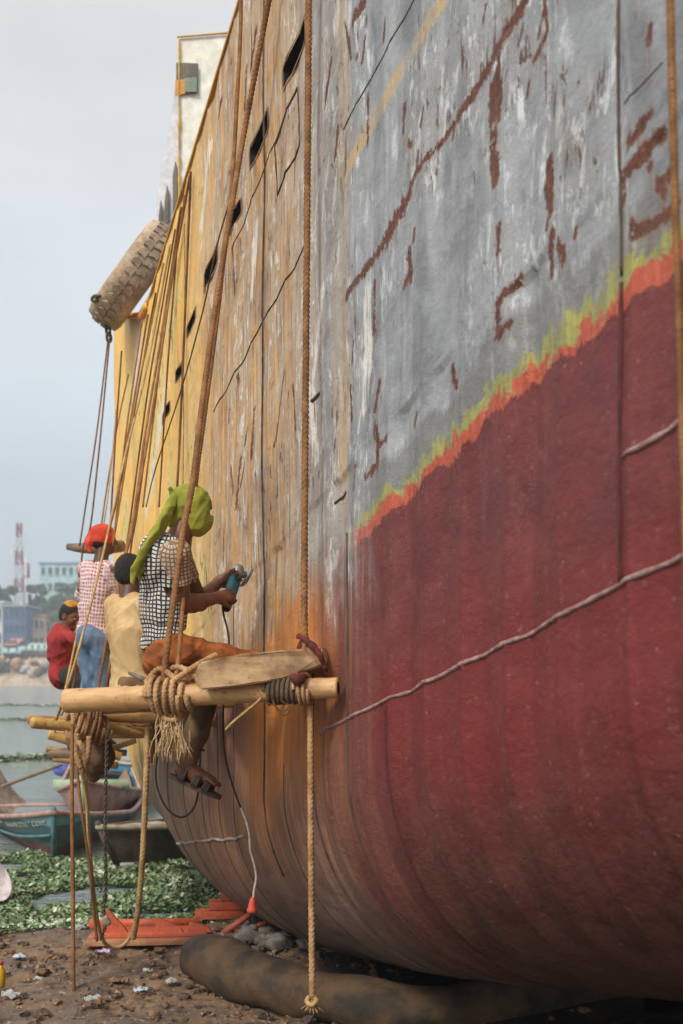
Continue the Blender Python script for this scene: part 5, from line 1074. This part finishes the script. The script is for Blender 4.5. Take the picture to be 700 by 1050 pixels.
def head(S, c, f, u, k=1.0):
    """adds a head with a face; f forward, u up"""
    f = unit(f); u = unit(np.asarray(u) - f * np.dot(u, f)); l = np.cross(u, f); A = np.array([f, l, u])
    pt = lambda a, b, e: c + (f * a + l * b + u * e) * k
    S.ell(pt(-.012, 0, .025), np.array((.094, .076, .088)) * k, A, .02); S.ell(pt(.020, 0, -.030), np.array((.068, .062, .085)) * k, A, .03)
    S.ell(pt(.055, 0, -.088), np.array((.030, .034, .025)) * k, A, .03)                     # chin
    S.cap(pt(.083, 0, .012), pt(.104, 0, -.028), .0085 * k, .0135 * k, .014)                 # nose
    for s_ in (-1, 1):
        S.ell(pt(.100, .013 * s_, -.032), np.array((.010, .009, .008)) * k, A, .008); S.cap(pt(.076, .012 * s_, .026), pt(.066, .046 * s_, .027), .010 * k, .008 * k, .014)
        S.ell(pt(.060, .042 * s_, -.022), np.array((.022, .020, .018)) * k, A, .02); S.ell(pt(.083, .032 * s_, .008), np.array((.014, .015, .011)) * k, A, .008, cut=True)
        S.ell(pt(-.008, .076 * s_, -.006), np.array((.022, .010, .032)) * k, A, .006); S.ell(pt(-.004, .084 * s_, -.004), np.array((.012, .006, .018)) * k, A, .005, cut=True)
    S.cap(pt(.083, -.022, -.060), pt(.083, .022, -.060), .0065 * k, .0065 * k, .008); S.cap(pt(.080, -.018, -.070), pt(.080, .018, -.070), .0075 * k, .0075 * k, .008)
    return pt, A
M_EYE = pm('eye_white', lin(160, 150, 140), lin(144, 134, 124), 30, .25, 0); M_IRIS = pm('iris', lin(36, 22, 16), lin(24, 16, 12), 30, .2, 0)
def eyes(root, pt, A, k=1.0):
    for s_ in (-1, 1):
        c = pt(.073, .032 * s_, .008); S = SDF(.003).ell(c, np.array((.0125, .0125, .0115)) * k, A, .002); e = link('eye', *S.mesh(), M_EYE, root)
        ci = c + A[0] * .0105 * k - A[2] * .003; link('iris', *SDF(.0014).ell(ci, np.array((.0036, .0058, .0058)) * k, A, .002).mesh(), M_IRIS, e)

def wrap_attr(o, V, axes):
    """cloth coordinates (round, along) from the nearest of several axes (a, b, radius); third value marks the sleeves"""
    best = np.full(len(V), 9.0); out = np.zeros((len(V), 3))
    for i, (a, b, r_) in enumerate(axes):
        a, b = np.array(a, float), np.array(b, float); ax = unit(b - a); t = (V - a) @ ax; tt = np.clip(t, 0, np.linalg.norm(b - a)); d = np.linalg.norm(V - a - tt[:, None] * ax, axis=1) / r_
        u = unit(np.cross(ax, (0, 1, 0))); v = np.cross(ax, u); v = v if v[1] < 0 else -v; q = V - a - t[:, None] * ax; an = np.arctan2(q @ u, q @ v); m = d < best; best[m] = d[m]
        wv = .0040 * np.sin(V[:, 2] * 22 + 2 * np.sin(V[:, 0] * 31) + V[:, 1] * 23) + .0008 * np.sin(V[:, 2] * 70 + V[:, 0] * 50); out[m] = np.stack([an * r_ * 1.05 + wv, t + .8 * wv[::1] + .003 * np.sin(V[:, 0] * 28 + V[:, 2] * 15), np.full(len(V), 1.0 if i else 0.0)], 1)[m]
    o.data.attributes.new('wrap', 'FLOAT_VECTOR', 'POINT').data.foreach_set('vector', out.ravel().astype(np.float32))

def torso(S, J, g=0.0, k=.05, low=True):
    """trunk prims; g: how much larger than the body (cloth)"""
    up = unit(J['neck'] - J['pelvis']); f = unit(J['fwd'] - up * np.dot(J['fwd'], up)); l = np.cross(up, f); A = np.array([f, l, up]); sc = J.get('k', 1.0); L_ = np.linalg.norm(J['neck'] - J['pelvis'])
    cen = lambda t, a=0: J['pelvis'] + (J['waist'] - J['pelvis']) * min(t, .5) * 2 + (J['neck'] - J['waist']) * max(0, t - .5) * 2 + f * a
    if low: S.ell(cen(.0), np.array((.112, .152, .12)) * sc + g, A, k)
    S.ell(cen(.28, .004), np.array((.104, .132, .16)) * sc + g, A, k); S.ell(cen(.55, .0), np.array((.108, .142, .16)) * sc + g, A, k); S.ell(cen(.74, -.004), np.array((.108, .158, .15)) * sc + g, A, k)
    for s_ in 'RL': S.cap(cen(.93) * .5 + J['sh' + s_] * .5, J['sh' + s_], .062 * sc + g, .056 * sc + g, .05)
    return A
def limbs(S, J, sides='RL', g=0.0, arm=True, leg=True):
    sc = J.get('k', 1.0)
    for s_ in sides:
        if arm:
            S.cap(J['sh' + s_], J['el' + s_], .050 * sc + g, .040 * sc + g, .03); m = J['el' + s_] * .7 + J['wr' + s_] * .3; S.cap(J['el' + s_], m, .038 * sc + g, .041 * sc + g, .02); S.cap(m, J['wr' + s_], .041 * sc + g, .026 * sc + g, .02)
        if leg:
            S.cap(J['hip' + s_], J['kn' + s_], .080 * sc + g, .056 * sc + g, .04); m = J['kn' + s_] * .65 + J['an' + s_] * .35; S.cap(J['kn' + s_], m, .052 * sc + g, .053 * sc + g, .02); S.cap(m, J['an' + s_], .053 * sc + g, .034 * sc + g, .02)
def foot(S, an, toe, k=1.0):
    d = unit(toe - an); S.cap(an, an + d * .06 * k + (0, 0, -.03 * k), .036 * k, .034 * k, .02); S.cap(an + (toe - an) * .15, toe - d * .05 * k, .034 * k, .027 * k, .03); S.ell(an - d * .03 * k + (0, 0, -.03 * k), np.array((.034, .032, .034)) * k, None, .02); l = unit(np.cross(d, (0, 0, 1.)))
    for i, q in enumerate((-.03, -.014, .0, .014, .028)): S.cap(toe - d * .055 * k + l * q * .8 * k, toe + l * q * k - d * (.004 + .006 * abs(i - 1)) * k, .0105 * k, .009 * k, .006)
    return d, l
def px3(**kw): return {a: (P(*b) if isinstance(b, tuple) else b) for a, b in kw.items()}

# ---- the man with the grinder
J = px3(head=(197, 522, 6.05), neck=(178, 554, 6.02), waist=(166, 622, 6.0), pelvis=(170, 674, 6.02), shR=(181, 568, 5.86), shL=(182, 566, 6.22), elR=(187, 621, 5.98), elL=(205, 618, 6.36), wrR=(223, 613, 6.24), wrL=(224, 597, 6.50),
        hipR=(178, 668, 5.93), hipL=(180, 684, 6.12), knR=(258, 679, 6.02), anR=(190, 697, 5.90), knL=(216, 702, 5.86), anL=(191, 786, 5.83), toeL=(226, 806, 5.80), toeR=(196, 700, 6.3))
J['fwd'] = np.array((.86, .5, 0)); hf = unit((.93, .22, -.28))
p1 = thing('person', 'worker in a black and white checked shirt and lime head cloth, grinding the hull', 'person', P(170, 705, 6.0))
S = SDF(.005); torso(S, J, -.016); J['k'] = 1.14; limbs(S, J, leg=False); J['k'] = .88; limbs(S, J, arm=False); J['k'] = 1.0; S.chain([J['neck'] - (0, 0, .03), J['neck'] * .45 + J['head'] * .55 + (.0, 0, -.02)], [.062, .056], .03)
pt1, A1 = head(S, J['head'], hf, (0, 0, 1)); foot(S, J['anL'], J['toeL'])
tool_a, tool_b = P(233, 621, 6.37), P(244, 585, 6.53); tax = unit(tool_b - tool_a)
hand(S, J['wrR'], unit(P(240, 609, 6.31) - J['wrR']), np.array((.15, .9, -.05)), -1, (.55, 1.0, .9)); hand(S, J['wrL'], unit(P(238, 590, 6.49) - J['wrL']), np.array((.1, -.85, -.35)), 1, (.5, .9, .8))
link('body', *S.mesh(), M_SKIN, p1); eyes(p1, pt1, A1)
M_CHK = check_mat('check_black_white', (54, 52, 52), (196, 193, 186), .0205, .58, (166, 126, 84), tintw=.45)
S = SDF(.006); torso(S, J, .017)
for s_ in 'RL': S.cap(J['sh' + s_], J['sh' + s_] * .25 + J['el' + s_] * .75, .078, .070, .035)
for s_ in 'RL': S.half(J['sh' + s_] * .42 + J['el' + s_] * .58, J['el' + s_] - J['sh' + s_], .10)
S.ell(J['waist'] * .35 + J['neck'] * .65 - J['fwd'] * .06, (.11, .17, .17), None, .05)
S.half(P(175, 655, 6.0), (.40, .1, -.9))
S.noise = lambda p: fold(p, .010, 40, 3, unit((.3, 0, .9))) + fold(p, .004, 90, 8) + np.where(p[:, 2] < P(0, 640, 6.0)[2], fold(p, .008, 60, 9), 0)
S.ell(J['neck'] + (.02, .01, .03), (.062, .062, .07), None, .02, cut=True); V_, Q_ = S.mesh(); o = link('shirt', V_, Q_, M_CHK, p1); wrap_attr(o, V_, [(J['pelvis'], J['neck'], .14), (J['shR'], J['elR'], .06), (J['shL'], J['elL'], .06)])
M_ORT = cloth('trousers_rust', (156, 88, 40), (112, 62, 32), 11, (92, 58, 38)); M_DRK = cloth('trouser_leg_brown', (112, 90, 64), (84, 68, 50), 7, (128, 94, 58))  # lower leg in a duller brown than the rest of the trousers
S = SDF(.006); up_ = unit(J['neck'] - J['pelvis']); S.ell(J['pelvis'] + (.005, 0, -.01), (.135, .165, .125), None, .04); S.cap(J['hipR'], J['knR'], .104, .074, .05).cap(J['knR'], J['anR'], .066, .060, .012).cap(J['hipL'], J['knL'], .098, .07, .05)
S.noise = lambda p: fold(p, .015, 46, 21, unit((.8, .1, -.2))) + fold(p, .005, 110, 4, unit((.5, 0, -.4))); link('trousers', *S.mesh(), M_ORT, p1)
S = SDF(.006); S.cap(J['knL'], J['knL'] * .4 + J['anL'] * .6, .070, .066, .03).cap(J['knL'] * .4 + J['anL'] * .6, J['anL'] + (0, 0, .02), .066, .052, .03).cap(J['anL'] + (-.03, -.01, .05), J['anL'] + (.03, 0, .03), .036, .03, .03); S.noise = lambda p: fold(p, .008, 48, 5, (0, 0, .2)); link('trouser_leg', *S.mesh(), M_DRK, p1)
# lime head cloth: hood, face wrap with an eye slit, knot and long tail
M_LIME = cloth('head_cloth_lime', (146, 144, 52), (120, 122, 44), 9, (140, 134, 70)); f_, l_, u_ = A1; c = J['head']
S = SDF(.0045); S.ell(pt1(-.014, 0, .026), (.111, .094, .105), A1, .02).ell(pt1(.036, 0, -.038), (.090, .086, .094), A1, .03).ell(pt1(.05, 0, -.085), (.052, .052, .045), A1, .03).cap(pt1(-.05, 0, -.02), pt1(-.075, 0, -.085), .055, .045, .04)
S.cap(pt1(-.085, .0, .045), pt1(-.112, -.015, .035), .03, .022, .02).cap(pt1(-.112, -.015, .035), pt1(-.138, -.03, .062), .018, .014, .01)
S.ell(pt1(.120, 0, .014), (.050, .062, .016), A1, .008, cut=True); S.noise = lambda p: fold(p, .0055, 62, 14, unit(A1[0] * .6 + A1[2] * .8)) ; link('head_cloth', *S.mesh(), M_LIME, p1)
S = SDF(.0045)
for off, sd in ((-.035, 0), (0, 1), (.035, 2)):
    o_ = np.array((off * .25, off, 0)); S.chain([P(180, 512, 6.0) + o_ * .4, P(170, 530, 5.93) + o_ * .8, P(160, 548, 5.88) + o_, P(150, 567, 5.86) + o_ * 1.2, P(143 + sd * 2, 584, 5.86) + o_ * 1.4, P(141 + sd * 3, 594 + 5 * (sd == 0), 5.87) + o_ * 1.5], [.030, .026, .026, .024, .024, .014], .014)
S.noise = lambda p: fold(p, .012, 62, 31, unit((-.4, 0, -.9))); link('cloth_tail', *S.mesh(), M_LIME, p1)
# sandal
M_SAN = pm('sandal_leather', lin(74, 56, 42), lin(52, 40, 32), 12, .6, .3); d = unit(J['toeL'] - J['anL']); d = unit(d * (1, 1, 0) + (0, 0, -.36)); l = unit(np.cross(d, (0, 0, 1.))); n_ = np.cross(l, d)
an = J['anL'] - n_ * .062 - d * .045; sole = []
for t in np.linspace(0, 2 * math.pi, 30, endpoint=False): sole.append(an + d * (.125 + .145 * math.cos(t)) + l * (.045 + .008 * math.cos(t)) * math.sin(t))
sd_ = link('sandal', *prism(sole, -n_, .022), M_SAN, p1, smooth=False)
for t0, h_, w_ in ((.055, .085, .050), (.13, .066, .050), (.19, .052, .050)):
    for dt in (-.012, 0, .012): arc = np.array([an + d * (t0 + dt) + l * w_ * math.cos(a) + n_ * (h_ * math.sin(a) - .004) for a in np.linspace(0, math.pi, 14)]); v_, fz = tube(arc, .009, 6); link('strap', v_, fz, M_SAN, sd_)
# angle grinder
gr = thing('angle_grinder', 'teal and grey angle grinder with a steel disc held against the hull', 'power tool', (tool_a + tool_b) / 2)
M_TEALT = pm('tool_teal', lin(40, 110, 122), lin(30, 92, 104), 12, .45, .1); M_BLKT = pm('tool_black', lin(40, 40, 42), lin(30, 30, 32), 12, .5, .2); M_ALU = pm('tool_alloy', lin(160, 158, 152), lin(120, 116, 110), 14, .4, .2, metal=.6); M_DISC = pm('disc_steel', lin(150, 146, 140), lin(104, 98, 94), 16, .35, .2, metal=.7)
Lt = np.linalg.norm(tool_b - tool_a); link('grip', *lathe([(.012, -.03), (.024, -.026), (.028, 0), (.026, .04), (.029, .06)], tool_a, tax, 20), M_BLKT, gr); link('motor_housing', *lathe([(.030, .055), (.034, .062), (.035, .12), (.034, Lt - .05), (.030, Lt - .04)], tool_a, tax, 24), M_TEALT, gr)
lb = tool_a + tax * .092; sx_ = unit(np.cross(tax, (0, 1, 0))); link('name_plate', *box(lb - np.array((0, .0355, 0)), (.018, .006, .034), 0, ry=.35), pm('plate_red', lin(176, 70, 62), lin(160, 60, 54), 20, .5, 0), gr)
link('gear_head', *lathe([(.030, Lt - .045), (.036, Lt - .035), (.038, Lt - .005), (.032, Lt + .02), (.018, Lt + .028)], tool_a, tax, 20), M_ALU, gr)
dn_ = unit(np.array((.80, .52, -.1)) - tax * np.dot((.80, .52, -.1), tax)); hd = tool_a + tax * (Lt - .005); link('spindle', *lathe([(.020, .02), (.020, .05), (.012, .052), (.012, .072)], hd, dn_, 16), M_ALU, gr)
link('disc', *lathe([(.012, .058), (.058, .062), (.062, .064), (.058, .068), (.012, .072)], hd, dn_, 36), M_DISC, gr)
gd = [hd + dn_ * .05 + (math.cos(a) * unit(np.cross(dn_, tax)) - math.sin(a) * tax) * .066 for a in np.linspace(-.3, math.pi + .3, 20)]; v_, fz = tube(np.array(gd), .006, 6); link('guard', v_, fz, M_ALU, gr)

# ---- the man in the tan shirt, seen from behind
K2 = dict(head=(135.5, 588, 7.2), neck=(132, 612, 7.16), waist=(133, 660, 7.1), pelvis=(138, 702, 7.15), shR=(150, 622, 7.0), shL=(119, 620, 7.24), elR=(160, 662, 7.06), elL=(116, 664, 7.34), wrR=(162, 652, 7.36), wrL=(150, 655, 7.55), hipR=(146, 703, 7.1), hipL=(136, 703, 7.28), knR=(196, 700, 7.3), knL=(182, 700, 7.5), anR=(190, 762, 7.35), anL=(178, 762, 7.5))
def worker(label, K, fwd, hf, shirt, trs, skin, hair=None, shirt_w=None, sleeves=.65, hgt=.007, seed=1, k=1.0, handargs=None, base=None, tpc=.015, long_hem=0.0):
    J = px3(**K); J['fwd'] = np.array(fwd, float); J['k'] = k; root = thing('person', label, 'person', base if base is not None else J['pelvis'] - (0, 0, .12)); S = SDF(.007); torso(S, J, -.028); limbs(S, J, leg=False); J['k'] = k * .85; limbs(S, J, arm=False); J['k'] = k
    S.chain([J['neck'] - (0, 0, .03), J['neck'] * .4 + J['head'] * .6 - np.array((0, 0, .015))], [.06, .054], .03); pt, A = head(S, J['head'], hf, (0, 0, 1), k)
    for s_ in 'RL':
        ha = (handargs or {}).get(s_)
        d = unit(J['wr' + s_] - J['el' + s_]) if ha is None else np.array(ha[0], float); nn_ = np.array((.2, .6, -.6)) if ha is None else np.array(ha[1], float); hand(S, J['wr' + s_], d, nn_, 1 if s_ == 'L' else -1, (.6, .9, .7))
        t_ = J.get('toe' + s_, J['an' + s_] + unit(J['fwd']) * .18 - np.array((0, 0, .06))); foot(S, J['an' + s_], t_)
    link('body', *S.mesh(), skin, root); eyes(root, pt, A, k)
    S = SDF(hgt); torso(S, J, .011)
    for s_ in 'RL':
        q = J['sh' + s_] + (J['el' + s_] - J['sh' + s_]) * min(1, sleeves / .65 * .68); S.cap(J['sh' + s_], q, .066, .062, .03)
        if sleeves > .66: S.cap(J['el' + s_], J['el' + s_] + (J['wr' + s_] - J['el' + s_]) * (sleeves - .5) * 1.5, .058, .044, .02)
    if long_hem: S.ell(J['pelvis'] - (0, 0, long_hem), (.14, .175, .13), None, .05)
    S.noise = lambda p: fold(p, .016, 32, seed, unit((.3, .2, -.5))) + fold(p, .006, 75, seed + 3); S.ell(J['neck'] + unit(J['fwd']) * .02 + (0, 0, .035), (.060, .060, .06), None, .02, cut=True)
    V_, Q_ = S.mesh(); o = link('shirt', V_, Q_, shirt, root)
    if shirt_w: wrap_attr(o, V_, [(J['pelvis'], J['neck'], .14), (J['shR'], J['elR'], .06), (J['shL'], J['elL'], .06)])
    S = SDF(hgt); S.ell(J['pelvis'] - (0, 0, .01), np.array((.125, .16, .12)) * k, None, .04)
    for s_ in 'RL': S.cap(J['hip' + s_], J['kn' + s_], (.080 + tpc) * k, (.056 + tpc) * k, .04).cap(J['kn' + s_], J['an' + s_] * .9 + J['kn' + s_] * .1, (.055 + tpc) * k, (.038 + tpc) * k, .03)
    S.noise = lambda p: fold(p, .008, 42, seed + 7, (0, 0, .3)); link('trousers', *S.mesh(), trs, root)
    if hair is not None:
        S = SDF(.005); S.ell(pt(-.020, 0, .034), (.098 * k, .084 * k, .090 * k), A, .02).ell(pt(-.045, 0, -.02), (.066 * k, .072 * k, .06 * k), A, .03); S.ell(pt(.085, 0, -.035), (.085 * k, .1 * k, .085 * k), A, .02, cut=True); S.noise = lambda p: .004 * np.sin(p[:, 0] * 260) * np.sin(p[:, 1] * 240 + p[:, 2] * 60) * np.sin(p[:, 2] * 250) + fold(p, .003, 60, 3); link('hair', *S.mesh(), hair, root)
    return root, J, pt, A
M_HAIR = pm('hair_black', lin(34, 26, 24), lin(22, 18, 18), 30, .7, .6); M_TAN = cloth('shirt_tan', (196, 168, 122), (172, 140, 96), 5, (150, 110, 72)); M_KHA = cloth('trousers_khaki', (120, 92, 60), (96, 74, 50), 6); M_JEAN = cloth('jeans', (110, 132, 158), (84, 104, 130), 5, (84, 80, 76)); M_REDS = cloth('shirt_red', (156, 52, 50), (126, 42, 42), 6, (116, 46, 44)); M_OLV = cloth('trousers_dark', (64, 62, 52), (48, 46, 42), 6)
M_GREYT = cloth('trouser_seat_grey', (92, 86, 78), (74, 70, 64), 6)
worker('dark haired worker in a dusty tan shirt sitting with his back turned on the plank', K2, (.5, .86, 0), (.62, .78, -.06), M_TAN, M_KHA, M_SKIN2, M_HAIR, seed=5, long_hem=.03)
# ---- the man in the red and white plaid shirt, standing
K3 = dict(head=(107, 553, 9.35), neck=(103, 576, 9.32), waist=(99, 612, 9.3), pelvis=(95, 650, 9.32), shR=(117, 584, 9.18), shL=(87, 583, 9.42), elR=(121, 612, 9.28), elL=(84, 610, 9.6), wrR=(124, 596, 9.52), wrL=(98, 598, 9.75), hipR=(102, 656, 9.27), hipL=(90, 656, 9.38), knR=(107, 706, 9.38), knL=(92, 704, 9.44), anR=(103, 756, 9.3), anL=(90, 756, 9.4))
M_PLD = check_mat('plaid_red_white', (208, 198, 196), (150, 76, 82), .030, .5, (176, 150, 140), (186, 140, 140), tintw=.35)
r3, J3, pt3, A3 = worker('standing worker in a red and white plaid shirt, blue jeans and orange red head cloth', K3, (.45, .89, 0), (.86, .5, .02), M_PLD, M_JEAN, M_SKIN2, M_HAIR, True, 1.0, seed=8, tpc=.012, base=P(97, 765, 9.35))
M_TURB = cloth('head_cloth_red', (206, 78, 54), (180, 60, 42), 9); S = SDF(.005)
S.ell(pt3(-.016, 0, .048), (.106, .090, .080), A3, .02).ell(pt3(-.06, 0, -.005), (.060, .074, .055), A3, .03).ell(pt3(-.01, 0, .0), (.092, .092, .06), A3, .03).cap(pt3(-.105, 0, .02), pt3(-.13, -.01, -.03), .028, .034, .02).cap(pt3(-.13, -.01, -.03), pt3(-.125, -.02, -.10), .034, .022, .02).cap(pt3(-.12, .02, -.02), pt3(-.11, .03, -.085), .026, .018, .02); S.noise = lambda p: fold(p, .006, 70, 17); link('head_cloth', *S.mesh(), M_TURB, r3)
# ---- the man in the red shirt, squatting, head bent
K4 = dict(head=(73, 632, 10.2), neck=(66, 645, 10.2), waist=(62, 668, 10.2), pelvis=(66, 690, 10.25), shR=(68, 653, 10.03), shL=(64, 652, 10.36), elR=(87, 655, 9.88), elL=(84, 668, 10.45), wrR=(82, 641, 9.8), wrL=(92, 650, 10.35), hipR=(70, 694, 10.15), hipL=(70, 694, 10.36), knR=(94, 706, 10.1), knL=(96, 706, 10.4), anR=(82, 752, 10.15), anL=(84, 752, 10.4))
r4, J4, pt4, A4 = worker('worker in a plain red shirt and yellow cap squatting with his head bent', K4, (.95, -.15, 0), (.80, -.42, -.42), M_REDS, M_OLV, M_SKIN, M_HAIR, seed=12, long_hem=.02, handargs=dict(R=((.4, .3, .85), (.6, .5, 0)), L=((.4, -.2, .8), (.5, -.5, 0))))
S = SDF(.005); S.ell(pt4(-.03, 0, .088), (.075, .07, .038), A4, .02).ell(pt4(-.02, 0, .115), (.05, .05, .022), A4, .02); S.noise = lambda p: fold(p, .005, 70, 2); link('cap', *S.mesh(), pm('cap_yellow', lin(206, 150, 40), lin(150, 96, 40), 12, .8, .4), r4)
# ------------------------------------------------------------------ damp river air: far things fade
n = bpy.data.materials.new('river_air'); n.use_nodes = True; t_ = n.node_tree; t_.nodes.clear(); o_ = t_.nodes.new('ShaderNodeOutputMaterial'); pv = t_.nodes.new('ShaderNodeVolumePrincipled')
pv.inputs['Color'].default_value = (.86, .93, 1, 1); pv.inputs['Density'].default_value = .0017; pv.inputs['Anisotropy'].default_value = .2; t_.links.new(pv.outputs[0], o_.inputs['Volume'])
stuff(link('haze', *box((0, 340, 26), (700, 1200, 60)), n, smooth=False), 'thin pale haze over the river', 'haze')
